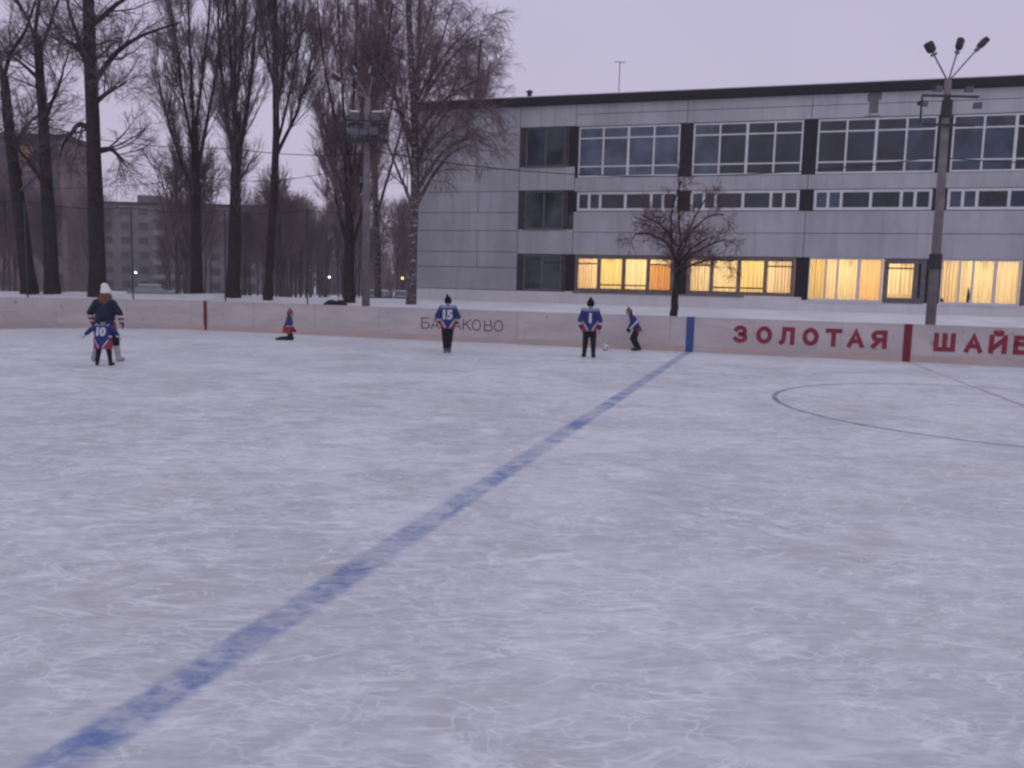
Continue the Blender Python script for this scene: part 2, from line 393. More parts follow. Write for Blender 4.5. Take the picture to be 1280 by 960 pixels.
GP = [(0.06, .12), (.5, .3), (1.5, .5), (3, .68), (5, .82), (8, .97), (11, 1.08), (14, 1.05), (16, .95), (18.2, .84), (20, .65), (24, .3), (30, .05), (40, -.1), (55, -.15), (80, -.2), (120, -.25), (200, -.5), (400, -1.2), (780, -2.5)]
def ground_z(d):
    return float(np.interp(d, [a for a, _ in GP], [b for _, b in GP]))
def outer_d(u, v):
    cu, cv = min(max(u, U0+RC), U1-RC), min(max(v, V0+RC), V1-RC)
    return math.hypot(u-cu, v-cv)-RC
def ground_at(x, y):
    q = np.array([x, y])-OR
    return ground_z(outer_d(float(q@EU), float(q@EV)))
V = []; F = []; nl = len(ol)
for d, z in GP:
    for i, (u, v) in enumerate(outline(d)):
        j = 0 if d < .3 else .07*math.sin(u*.9+d)*math.cos(v*.7)+.05*math.sin(u*2.3+1.7*d)
        q = min(1., max(0., (u+19.5)/2.5))*min(1., max(0., (d-9)/7))*(.12 if d < 19 and v < 0 and u < 24 else 0)     # snow heaped against the school
        V.append(W(u, v, z + q + (j if d < 14 else 0)))
for r_ in range(len(GP)-1):
    for i in range(nl):
        F.append((r_*nl+i, r_*nl+(i+1) % nl, (r_+1)*nl+(i+1) % nl, (r_+1)*nl+i))
me = np_mesh('snow_ground', V, F); bm = bmesh.new(); bm.from_mesh(me)
for f_ in bm.faces:
    if f_.normal.z < 0: f_.normal_flip()
bm.to_mesh(me); bm.free()
tag(link('snow_ground', me, M['snow'], None, True), kind='structure')

# ------------------------------------------------------------------ rink boards with lettering
def text_mesh(body, h, off=0.0, ext=0.0, spacing=1.0):
    c = bpy.data.curves.new('lettering', 'FONT'); c.body = body; c.size = h/.728; c.offset = off; c.extrude = ext; c.align_x = 'LEFT'; c.space_character = spacing; c.resolution_u = 4
    o = bpy.data.objects.new('lettering', c); COL.objects.link(o); bpy.context.view_layer.update()
    me = bpy.data.meshes.new_from_object(o.evaluated_get(bpy.context.evaluated_depsgraph_get()))
    bpy.data.objects.remove(o); bpy.data.curves.remove(c); me.materials.clear()
    return me
boards = empty('rink_boards', W(0, 0, 0))
tag(boards, 'long low scuffed white rink boards with red Cyrillic lettering around the ice', 'rink boards')
def ring(name, d0, d1, z0, z1, mat, par):
    a, b = outline(d0), outline(d1); n = len(a); V = []
    for L, z in ((a, z0), (a, z1), (b, z1), (b, z0)): V += [W(u, v, z) for u, v in L]
    F = [(r_*n+i, r_*n+(i+1) % n, ((r_+1) % 4)*n+(i+1) % n, ((r_+1) % 4)*n+i) for r_ in range(4) for i in range(n)]
    me = bpy.data.meshes.new(name); me.from_pydata(V, [], F)
    bm = bmesh.new(); bm.from_mesh(me); bmesh.ops.recalc_face_normals(bm, faces=bm.faces); bm.to_mesh(me); bm.free()
    o = link(name, me, mat, par); o.matrix_parent_inverse = Matrix.Translation(par.location).inverted(); return o
ring('board_panel', 0.0, .07, -.02, 1.035, M['board'], boards)
ring('top_rail', -.006, .085, 1.036, 1.062, M['board'], boards)
ring('kick_strip', -.012, -.001, -.02, .19, M['kick'], boards)
BR = Matrix.Translation(Vector(W(0, 0, 0))) @ Matrix.Rotation(-TH, 4, 'Z')      # local x = u, y = away, z up
def on_board(name, me, mat):
    o = link(name, me, mat, boards); o.rotation_euler = (0, 0, -TH); return o
def stripe(u0, u1, name, mat, v=0.0, y0=-.018):
    mb = MB().box(u0, u1, y0, .09, -.01, 1.066); o = mb.build(name, mat, boards); o.rotation_euler = (0, 0, -TH)
for k, u in enumerate(np.arange(-15.4, 29, 2.45)):
    MB().box(u, u+.014, -.004, .0, .19, 1.035).build('panel_seam', M['seam'], boards).rotation_euler = (0, 0, -TH)
for a_ in (258, 238, 218, 198):
    q = math.radians(a_); c_ = (U0+RC+(RC)*math.cos(q), V0+RC+(RC)*math.sin(q)); w_ = Vector(W(*c_)); l_ = w_-boards.location
    o = MB().box(-.007, .007, -.006, .004, .19, 1.035).build('panel_seam', M['seam'], boards); o.location = (l_.x, l_.y, 0); o.rotation_euler = (0, 0, -TH+math.radians(270-a_))
stripe(-.20, .03, 'blue_stripe', M['blue_paint']); stripe(5.86, 6.07, 'red_stripe', M['red_paint'])
stripe(-17.46, -17.33, 'red_stripe', M['red_paint'], y0=-.07)
def arcp(cx, cy, rx, ry, a0, a1, n=16):
    return [(cx+rx*math.cos(math.radians(a0+(a1-a0)*i/n)), cy+ry*math.sin(math.radians(a0+(a1-a0)*i/n))) for i in range(n+1)]
GLYPH = {
 'З': [arcp(.46, .74, .40, .26, 155, -90, 14)+arcp(.46, .25, .46, .25, 90, -155, 14)],
 'О': [arcp(.5, .5, .5, .5, 90, 450, 28)], 'Л': [[(0, 0), (.14, .06), (.22, .35), (.24, 1.), (.95, 1.), (.95, 0)]],
 'Т': [[(0, 1), (1, 1)], [(.5, .97), (.5, 0)]], 'А': [[(0, 0), (.5, 1.), (1, 0)], [(.2, .30), (.8, .30)]],
 'Я': [[(.95, 0), (.95, 1.)], [(.93, 1.)]+arcp(.42, .73, .38, .27, 90, 270, 12)+[(.93, .46)], [(.55, .45), (.06, 0)]],
 'Ш': [[(0, 1), (0, 0), (1, 0), (1, 1)], [(.5, .03), (.5, 1)]], 'Й': [[(0, 1), (0, 0)], [(.0, .12), (1, .88)], [(1, 0), (1, 1)], arcp(.5, 1.34, .2, .14, 190, 350, 8)],
 'Б': [[(.9, 1), (0, 1), (0, 0)]+[(.5, 0)]+arcp(.58, .29, .37, .29, -90, 90, 12)+[(.03, .58)]],
 'В': [[(0, 0), (0, 1), (.5, 1)]+arcp(.5, .77, .33, .23, 90, -90, 10)+[(.03, .54)], [(.5, .54)]+arcp(.55, .27, .42, .27, 90, -90, 10)+[(0, 0)]],
 'К': [[(0, 1), (0, 0)], [(.9, 1), (.05, .46)], [(.30, .60), (.95, 0)]],
}
def glyph(mb, ch, x0, z0, w, h, wt, y=-.006, th=.007):
    w, h = w-wt, h-wt
    for si, st in enumerate(GLYPH[ch]):
        P = np.array([(x0+wt/2+a*w, z0+wt/2+b*h) for a, b in st]); n = len(P); closed = np.linalg.norm(P[0]-P[-1]) < 1e-6; L = []; R = []
        for i in range(n):
            d0 = P[i]-P[i-1] if i > 0 else (P[0]-P[-2] if closed else P[1]-P[0]); d1 = P[i+1]-P[i] if i < n-1 else (P[1]-P[0] if closed else d0)
            d0 = d0/np.linalg.norm(d0); d1 = d1/np.linalg.norm(d1); t_ = d0+d1; t_ = t_/max(np.linalg.norm(t_), 1e-6); nn = np.array([-t_[1], t_[0]])
            k = min(1/max(abs(nn @ np.array([-d0[1], d0[0]])), .3), 1.7); p = P[i]
            if not closed and i == 0: p = p-d1*wt*.5
            if not closed and i == n-1: p = p+d0*wt*.5
            L.append(p+nn*wt/2*k); R.append(p-nn*wt/2*k)
        ya, yb = y-th-.0012*si, y; V = []
        for i in range(n): V += [(L[i][0], ya, L[i][1]), (R[i][0], ya, R[i][1]), (R[i][0], yb, R[i][1]), (L[i][0], yb, L[i][1])]
        F = [(4*i+k, 4*i+(k+1) % 4, 4*i+4+(k+1) % 4, 4*i+4+k) for i in range(n-1) for k in range(4)]+[(0, 3, 2, 1), (4*n-4, 4*n-3, 4*n-2, 4*n-1)]
        mb.add(V, F)
def board_word(word, xs, z0, h, wt, mat, wid):
    for ch, x in zip(word, xs):
        mb = MB(); glyph(mb, ch, x, z0, wid*(1.22 if ch == 'Ш' else 1), h, wt)
        mb.build('letter', mat, boards).rotation_euler = (0, 0, -TH)
board_word('БАЛАКОВО', [-8.92, -8.58, -8.18, -7.80, -7.44, -7.12, -6.70, -6.36], .38, .37, .030, M['thin_letter'], .31)
board_word('ЗОЛОТАЯ', [1.18, 1.85, 2.50, 3.15, 3.78, 4.38, 5.00], .34, .52, .125, M['red_letter'], .45)
board_word('ШАЙБА', [6.64, 7.42, 8.02, 8.62, 9.22], .33, .52, .125, M['red_letter'], .45)

# ------------------------------------------------------------------ school building (local x = u, y = away from the rink, z up)
bld = empty('school_building', W(0, -18, 0), -TH)
tag(bld, 'three storey grey panel school with warm lit curtained windows on its ground floor', 'building')
UL, UR, TOP = -17.2, 21.3, 11.42
wl = MB(); jt = MB(); pl = MB(); G = .014
def panel(u0, u1, z0, z1, mi=0): wl.box(u0+G, u1-G, 0, .22, z0+G, z1-G, mi)
rows = [1.72, 2.93, 3.77, 4.91, 5.88, 7.0, 8.18, 9.18, 9.95, TOP]
for i in range(len(rows)-1):
    if i in (1, 2, 4, 6): panel(UL, -13.4, rows[i], rows[i+1]); panel(-13.4, -11.1, rows[i], rows[i+1])
    else: panel(UL, -11.1, rows[i], rows[i+1])
BAY = [-7.92, -2.03, 3.87, 9.74, 15.64]; BW = 5.28
for z0, z1 in ((10.32, 11.42), (7.03, 8.26), (3.68, 5.0)): panel(-11.1, -8.05, z0, z1)
edges = [-8.05, -2.34, 3.56, 9.44, 15.34, UR]
for a, b in zip(edges[:-1], edges[1:]):
    panel(a, b, 10.28, 10.9); panel(a, b, 10.9, TOP); panel(a, b, 6.95, 7.67); panel(a, b, 3.68, 4.85); panel(a, b, 4.85, 5.93)
wl.box(UL+.01, UL+.25, .23, 14, .2, TOP)            # left end wall
wl.box(UR-.25, UR-.01, .23, 14, .2, TOP); wl.box(UL+.25, UR-.25, 13.8, 14, .2, TOP)
wl.build('wall', M['wall'], bld)
jt.box(UL+.26, -11.1, .18, .30, .2, TOP-.02)
for z0, z1 in ((10.28, TOP-.02), (6.95, 8.26), (3.68, 5.9)): jt.box(-11.1, UR-.26, .18, .30, z0, z1)
jt.build('panel_joint', M['joint'], bld)
pl.box(UL-.02, -8.38, -.05, .26, .1, 1.70); pl.box(-8.38, BAY[2]-.28, -.05, .26, .1, 1.735); pl.box(BAY[2]-.28, UR, -.05, .26, .1, 1.594)
pl.build('plinth', M['plinth'], bld)
pp = MB().box(UL-.2, UR+.2, -.22, .25, TOP+.003, TOP+.42); pp.box(UL-.2, UR+.2, .25, 14.2, TOP+.003, TOP+.30); pp.build('roof_edge', M['parapet'], bld)
rs = MB().box(UL-.15, UR+.15, -.19, 14.1, TOP+.423, TOP+.47); rs.build('roof_snow', M['snow'], bld)
for c in (-2.34, 3.56, 9.44, 15.34):
    for z0, z1 in ((7.68, 10.27), (5.95, 6.94), (1.74 if c < 3 else 1.6, 3.67)): MB().box(c-.315, c+.315, .03, .2, z0, z1).build('dark_pier', M['pier'], bld)
for z0, z1 in ((7.68, 10.27), (5.95, 6.94), (1.74, 3.67)): MB().box(-8.33, -7.89, .03, .2, z0, z1).build('dark_pier', M['pier'], bld)
sm = MB().box(6.1, 6.5, -.006, 0.02, 10.45, 11.4); sm.box(6.0, 6.25, -.004, .02, 11.0, 11.36); sm.box(6.32, 6.62, -.005, .02, 11.05, 11.4)
sm.box(5.95, 6.6, -.008, .02, 10.30, 10.36)
sm.build('wall_stain', M['black_stain'], bld)
def grid_window(u0, u1, z0, z1, cols, rowsz, fr_, fw, pmats, y=.06, mid=None, sash=None):
    """frame with mullions at cols (fractions) and transoms at rowsz (z); pane child; sash = {col: z} for per-column transoms"""
    f = MB(); p = MB(); xs = [u0] + [u0+(u1-u0)*c for c in cols] + [u1]
    f.box(u0, u1, y, y+.1, z1-fw, z1); f.box(u0, u1, y, y+.1, z0, z0+fw)
    for i, x in enumerate(xs):
        w = fw*(1.5 if mid is not None and i == mid else 1.0)
        a = x if i == 0 else (x-w if i == len(xs)-1 else x-w/2)
        f.box(a, a+w, y-.004, y+.096, z0+.002, z1-.002)
    for z in rowsz: f.box(u0+fw, u1-fw, y+.006, y+.09, z-fw*.4, z+fw*.4)
    for ci, z in (sash or {}).items(): f.box(xs[ci]+fw*.5, xs[ci+1]-fw*.5, y-.008, y+.09, z-.035, z+.035, 1)
    o = f.build('window', [fr_, M['dark_wood']], bld)
    for i in range(len(xs)-1):
        if pmats[i % len(pmats)] is None: continue
        p.box(xs[i]+.02, xs[i+1]-.02, y+.04, y+.052, z0+.02, z1-.02, i % len(pmats))
    p.build('pane', pmats, o)
    return o
for bi, u in enumerate(BAY):
    pm = [['pane_pale']*4, ['pane_pale', 'pane_dark', 'pane_dark', 'pane_dark'], ['pane_dark', 'pane_dark', 'pane_dark', 'pane_mid'], ['pane_mid', 'pane_mid', 'pane_dark', 'pane_mid'], ['pane_dark', 'pane_mid', 'pane_mid', 'pane_mid']][bi]
    grid_window(u+.02, u+BW-.02, 7.69, 10.26, [.25, .5, .75], [9.68, 8.24], M['white_frame'], .085, [M[k] for k in pm], mid=2)
    pm2 = ['pane_mid', 'pane_mid', 'pane_dark', 'pane_dark', 'pane_dark', 'pane_dark']
    grid_window(u+.02, u+BW-.02, 5.96, 6.94, [.125, .238, .49, .745, .86], [], M['white_frame'], .13, [M[k] for k in pm2])
for z0, z1, k in ((8.28, 10.30, 'pane_mid'), (5.02, 7.01, 'pane_teal')):
    o = grid_window(-10.78, -8.62, z0, z1, [.5], [], M['grey_frame'], .075, [M[k], M['pane_teal']], y=.10)
    for a_, b_ in ((-11.08, -10.80), (-8.60, -8.36)): MB().box(a_, b_, .05, .2, z0, z1).build('side_strip', M['dark_wood'], o)
    MB().box(-10.85, -8.55, -.05, .1, z0-.06, z0-.003).build('sill', M['grey_frame'], o)
o = grid_window(-10.78, -8.62, 1.74, 3.66, [.5], [], M['grey_frame'], .10, [M['pane_teal']], y=.10, sash={0: 2.0, 1: 3.25})
for a_, b_ in ((-11.08, -10.80), (-8.60, -8.36)): MB().box(a_, b_, .05, .2, 1.74, 3.66).build('side_strip', M['dark_wood'], o)

def curtain(par, u0, u1, z0, z1, mat, y=.42, amp=.035, fold=.16, ph=0.0):
    n = max(8, int((u1-u0)/.02)); V = []
    for i in range(n+1):
        x = u0+(u1-u0)*i/n; yy = y+amp*math.sin(x/fold*6.283+ph)+.4*amp*math.sin(x/fold*2.7+ph*2)
        V += [(x, yy, z0), (x+.01*math.sin(x*9), yy*.98+.01, z1)]
    me = bpy.data.meshes.new('curtain'); me.from_pydata(V, [], [(2*i, 2*i+2, 2*i+3, 2*i+1) for i in range(n)]); me.update()
    link('curtain', me, mat, par, True)
G1 = []
gl4 = [M['glass']]*4
w = grid_window(BAY[0]+.02, BAY[0]+BW-.02, 1.74, 3.66, [.25, .5, .745], [], M['brown_frame'], .19, gl4, sash={0: 3.22, 1: 2.12, 2: 2.12, 3: 3.22}); G1.append(w)
q = BW/4
for k, (c, ph) in enumerate((('cur_peach', 0), ('cur_yellow', 1), ('cur_cream', 2.2))): curtain(w, BAY[0]+q*k+.06, BAY[0]+q*(k+1)+.02, 1.3, 3.62, M[c], ph=ph)
curtain(w, BAY[0]+q*3+.03, BAY[0]+q*4-.08, 1.3, 3.20, M['cur_brown'], ph=3); curtain(w, BAY[0]+q*3+.03, BAY[0]+q*4-.08, 3.21, 3.62, M['cur_cream'], y=.5, ph=.4)
w = grid_window(BAY[1]+.02, BAY[1]+BW-.02, 1.74, 3.66, [.235, .49, .735], [], M['brown_frame'], .19, gl4, sash={0: 3.22, 1: 2.12, 2: 2.12, 3: 3.22}); G1.append(w)
for k, (c, ph, cut) in enumerate((('cur_cream', .3, .0), ('cur_cream', 1.3, .22), ('cur_yellow', 2.6, 0), ('cur_peach', .9, 0))): curtain(w, BAY[1]+q*k+.05, BAY[1]+q*(k+1)+.01-cut, 1.3, 3.62, M[c], ph=ph)
w = grid_window(BAY[2]-.02, BAY[2]+3.36, 1.60, 3.68, [.245, .40, .685], [], M['white_frame'], .085, gl4, mid=3); G1.append(w)
for k, (a, b, c) in enumerate(((.02, .78, 'cur_yellow'), (.82, 1.33, 'cur_peach'), (1.35, 2.24, 'cur_cream'), (2.26, 3.28, 'cur_orange'))): curtain(w, BAY[2]+a, BAY[2]+b, 1.3, 3.63, M[c], ph=k*1.3, fold=.14)
w = grid_window(BAY[2]+3.40, BAY[2]+BW-.02, 1.60, 3.66, [.76], [], M['grey_frame'], .22, [M['glass'], M['pier']], sash={0: 3.22}); G1.append(w)
curtain(w, BAY[2]+3.5, BAY[2]+4.9, 2.0, 3.62, M['cur_cream'], ph=.6, fold=.2)
for b_ in (3, 4):
    w = grid_window(BAY[b_]-.02, BAY[b_]+3.36, 1.60, 3.68, [.25, .415, .69], [], M['white_frame'], .085, gl4, mid=3)
    for k, (a, b, c) in enumerate(((.02, .80, 'cur_peach'), (.82, 1.04, 'cur_peach'), (1.22, 2.24, 'cur_cream'), (2.38, 3.28, 'cur_peach'))): curtain(w, BAY[b_]+a, BAY[b_]+b, 1.3, 3.63, M[c], ph=k*1.7, fold=.15)
    w = grid_window(BAY[b_]+3.40, BAY[b_]+BW-.02, 1.60, 3.66, [.76], [], M['grey_frame'], .22, [M['glass'], M['pier']], sash={0: 3.22})
    curtain(w, BAY[b_]+3.5, BAY[b_]+4.9, 1.3, 3.62, M['cur_orange'], ph=.6, fold=.2)
# sills of the old casements
MB().box(BAY[0]-.03, BAY[1]+2.9, -.09, .06, 1.66, 1.737).build('sill', M['grey_frame'], bld)
for b_ in (2, 3, 4): MB().box(BAY[b_]-.05, BAY[b_]+3.38, -.09, .06, 1.53, 1.597).build('sill', M['white_frame'], bld)
MB().box(BAY[2]+3.45, BAY[2]+5.2, -.05, .06, 1.53, 1.597).build('sill', M['grey_frame'], bld)
# lit rooms and their lamps
rm = MB()
for u in BAY:
    a, b, y0, y1, z0, z1 = u-.28, u+BW+.28, .32, 5.2, .95, 3.95
    rm.add([(a, y0, z0), (b, y0, z0), (b, y1, z0), (a, y1, z0), (a, y0, z1), (b, y0, z1), (b, y1, z1), (a, y1, z1)], [(0, 1, 2, 3), (7, 6, 5, 4), (0, 3, 7, 4), (1, 5, 6, 2), (2, 6, 7, 3)])
    rm.add([(a, y0, 3.66), (b, y0, 3.66), (b, y0, z1), (a, y0, z1)], [(0, 1, 2, 3)]); rm.add([(a, y0, z0), (b, y0, z0), (b, y0, 1.6), (a, y0, 1.6)], [(0, 1, 2, 3)])
rm.build('room', M['room'], bld)
for i, u in enumerate(BAY):
    for k, du in enumerate((1.4, 3.9)):
        ld = bpy.data.lights.new('room_lamp', 'POINT'); ld.shadow_soft_size = .25; ld.energy = 260; ld.color = (1, .83, .57)
        lo = bpy.data.objects.new('room_lamp', ld); COL.objects.link(lo); lo.parent = bld; lo.location = (u+du, 2.5, 3.25)
    for du in (1.72, 4.2):
        bl = MB(); bl.tube([(u+du, 1.2, 3.30), (u+du, 1.2, 3.34), (u+du, 1.2, 3.42), (u+du, 1.2, 3.46)], [.03, .10, .10, .03], 10)
        bl.build('ceiling_lamp', M['bulb'], bld, True)
MB().box(BAY[3]+.05, BAY[3]+.25, .24, .30, 1.66, 1.85).build('pot_plant', M['rubber'], bld)
fo = MB(); fo.tube([(BAY[3]+1.28, .3, 1.66), (BAY[3]+1.3, .3, 2.0), (BAY[3]+1.27, .3, 2.4)], [.05, .08, .02], 7)
fo.build('pot_plant', M['rubber'], bld)

# roof antenna (stands on the roof)
an = empty('roof_antenna', W(-6.0, -18.6, TOP+.47)); tag(an, 'thin television antenna mast standing on the flat school roof', 'antenna')
MB().tube([(0, 0, 0), (.02, 0, 1.75)], .022, 6).build('mast', M['dark_steel'], an)
mb = MB(); mb.tube([(-.28, -.05, 1.68), (.30, .05, 1.70)], .015, 5)
for x in (-.2, 0, .2): mb.tube([(x, -.22, 1.69), (x, .22, 1.69)], .010, 5)
mb.build('crossbar', M['dark_steel'], an)
vt = empty('roof_vent', W(-10.9, -18.9, TOP+.46)); tag(vt, 'small dark vent pipe on the left part of the school roof', 'vent')
MB().tube([(0, 0, 0), (0, 0, .45)], .13, 10).build('pipe', M['dark_steel'], vt); MB().tube([(0, 0, .47), (0, 0, .5), (0, 0, .60)], [.2, .2, .02], 10).build('cap', M['dark_steel'], vt)

# ------------------------------------------------------------------ trees
def tubes(P, R, S):
    """P (N,K,3) R (N,K) -> verts, quads"""
    Nn, K, _ = P.shape
    T = np.gradient(P, axis=1); T /= np.linalg.norm(T, axis=2, keepdims=True)+1e-9
    ref = np.where(np.abs(T[:, :1, 2:3]) < .9, np.array([0, 0, 1.]), np.array([1., 0, 0]))
    A = np.cross(T, np.broadcast_to(ref, T.shape)); A /= np.linalg.norm(A, axis=2, keepdims=True)+1e-9
    B = np.cross(A, T)
    an = np.arange(S)*2*np.pi/S
    V = P[:, :, None]+R[:, :, None, None]*(A[:, :, None]*np.cos(an)[:, None]+B[:, :, None]*np.sin(an)[:, None])
    idx = np.arange(Nn*K*S).reshape(Nn, K, S)
    a, b = idx[:, :-1], idx[:, 1:]
    F = np.stack([a, np.roll(a, -1, 2), np.roll(b, -1, 2), b], -1).reshape(-1, 4)
    return V.reshape(-1, 3), F
def cat_mesh(name, chunks):
    Vs, Fs, o = [], [], 0
    for V, F in chunks: Vs.append(V); Fs.append(F+o); o += len(V)
    return np_mesh(name, np.concatenate(Vs), np.concatenate(Fs))
def resample(path, K):
    P = np.asarray(path, float); d = np.r_[0, np.cumsum(np.linalg.norm(np.diff(P, axis=0), axis=1))]
    s = np.linspace(0, d[-1], K)
    Q = np.stack([np.interp(s, d, P[:, i]) for i in range(3)], 1)
    for _ in range(2): Q[1:-1] = .25*Q[:-2]+.5*Q[1:-1]+.25*Q[2:]
    return Q
def kids(r, P, R, n, t0, t1, ang, asd, L, trop, wig, K, rr, rt, taper=.5, wind=None):
    Nn, Kp, _ = P.shape
    tt = r.uniform(t0, t1, (Nn, n)); x = tt*(Kp-1); i = np.minimum(x.astype(int), Kp-2); fr = (x-i)[..., None]
    row = np.arange(Nn)[:, None]
    pos = P[row, i]*(1-fr)+P[row, i+1]*fr; rad = (R[row, i]*(1-fr[..., 0])+R[row, i+1]*fr[..., 0])
    T = P[row, i+1]-P[row, i]; T /= np.linalg.norm(T, axis=-1, keepdims=True)+1e-9
    rv = r.normal(size=T.shape); pr_ = rv-(rv*T).sum(-1, keepdims=True)*T; pr_ /= np.linalg.norm(pr_, axis=-1, keepdims=True)
    a = np.radians(np.clip(r.normal(ang, asd, (Nn, n)), 5, 130))[..., None]
    D = (T*np.cos(a)+pr_*np.sin(a)).reshape(-1, 3); pos = pos.reshape(-1, 3)
    LL = (L*(1-taper*tt)*r.uniform(.55, 1.25, (Nn, n))).reshape(-1)
    Q = np.empty((Nn*n, K, 3)); Q[:, 0] = pos; st = (LL/(K-1))[:, None]
    for k in range(1, K):
        D = D+np.asarray(trop)/(K-1)+r.normal(0, wig, D.shape); D /= np.linalg.norm(D, axis=1, keepdims=True)
        Q[:, k] = Q[:, k-1]+D*st
    r0 = np.minimum(rad.reshape(-1)*rr, rad.reshape(-1)*.9)
    Rr = r0[:, None]*np.linspace(1, 0, K)+rt*np.linspace(0, 1, K)
    Rr = np.maximum(Rr, rt)
    return Q, Rr
STY = {
 'spread': [(9, .12, 1., 48, 14, 2.7, (0, 0, .35), .12, 6, .42, .010), (11, .15, 1., 42, 14, 1.35, (0, 0, .15), .14, 5, .45, .0065), (8, .15, 1., 40, 15, .65, (0, 0, 0), .15, 4, .6, .005)],
 'poplar': [(17, .12, .98, 24, 9, 2.9, (0, 0, .55), .06, 6, .36, .011), (13, .1, 1., 25, 10, 1.35, (0, 0, .4), .08, 5, .45, .0065), (7, .1, 1., 24, 10, .7, (0, 0, .3), .08, 4, .6, .005)],
 'birch': [(11, .15, 1., 42, 12, 2.4, (0, 0, .25), .10, 6, .4, .010), (8, .2, 1., 40, 16, 1.3, (0, 0, -.35), .10, 5, .45, .0065), (7, .1, 1., 28, 12, .8, (0, 0, -.7), .08, 4, .6, .005)],
 'rowan': [(9, .1, 1., 50, 14, 1.3, (0, 0, .12), .14, 6, .45, .006), (8, .15, 1., 48, 16, .55, (0, 0, .1), .16, 5, .5, .0045), (5, .2, 1., 45, 18, .26, (0, 0, -.1), .16, 4, .6, .0035)],
 'far': [(13, .12, .98, 36, 12, 2.2, (0, 0, .4), .10, 5, .4, .014), (7, .1, 1., 34, 12, 1.1, (0, 0, .2), .12, 4, .5, .009)],
}
def make_tree(name, label, paths, r0, style, bark, twig, seed, depthy=.5, base=(0, 0, 0), group=None, limb=.5, stop=None):
    """paths[0] trunk, the others limbs, as 3D points in the tree's own frame"""
    r = np.random.default_rng(seed); root = empty(name, base)
    tag(root, label, 'tree', group)
    K = 12; P = []; R = []
    tr_ = resample(paths[0], K); lim = []
    for j, p in enumerate(paths):
        q = resample(p, K); s = np.linspace(0, 1, K)
        if j == 0: rad = r0*(1-.50*s); rad[0] *= 1.25
        else:
            i = np.argmin(np.linalg.norm(tr_-q[0], axis=1)); rs = r0*(1-.5*i/(K-1))*limb*r.uniform(.8, 1.15)
            rad = rs*(1-s)+.022*s
            q[:, 1] += s*r.normal(0, depthy)*1.0+np.cumsum(r.normal(0, .04, K))
        q[1:, 0] += np.cumsum(r.normal(0, .018, K-1))
        P.append(q); R.append(rad)
    P = np.array(P); R = np.array(R)
    ch = [tubes(P, R, 9)]; tw = []
    cp, crr = P, R
    for lev, (n, t0, t1, ang, asd, L, trop, wig, k, rr, rt) in enumerate(STY[style]):
        if lev == 0:
            a = [kids(r, P[:1], R[:1], n, stop or .45, 1., ang, asd, L, trop, wig, k, rr*.6, rt)]
            if len(P) > 1: a.append(kids(r, P[1:], R[1:], n, t0, t1, ang, asd, L, trop, wig, k, rr, rt))
            cp = np.concatenate([x[0] for x in a]); crr = np.concatenate([x[1] for x in a])
            crr = np.minimum(crr, .055)
            tw.append(tubes(cp, crr, 5))
        else:
            cp, crr = kids(r, cp, crr, n, t0, t1, ang, asd, L, trop, wig, k, rr, rt); tw.append(tubes(cp, crr, 3))
    link('trunk', cat_mesh('trunk', ch), bark, root, True)
    cr_ = link('crown', cat_mesh('crown', tw), twig, root, True)
    return root, cp
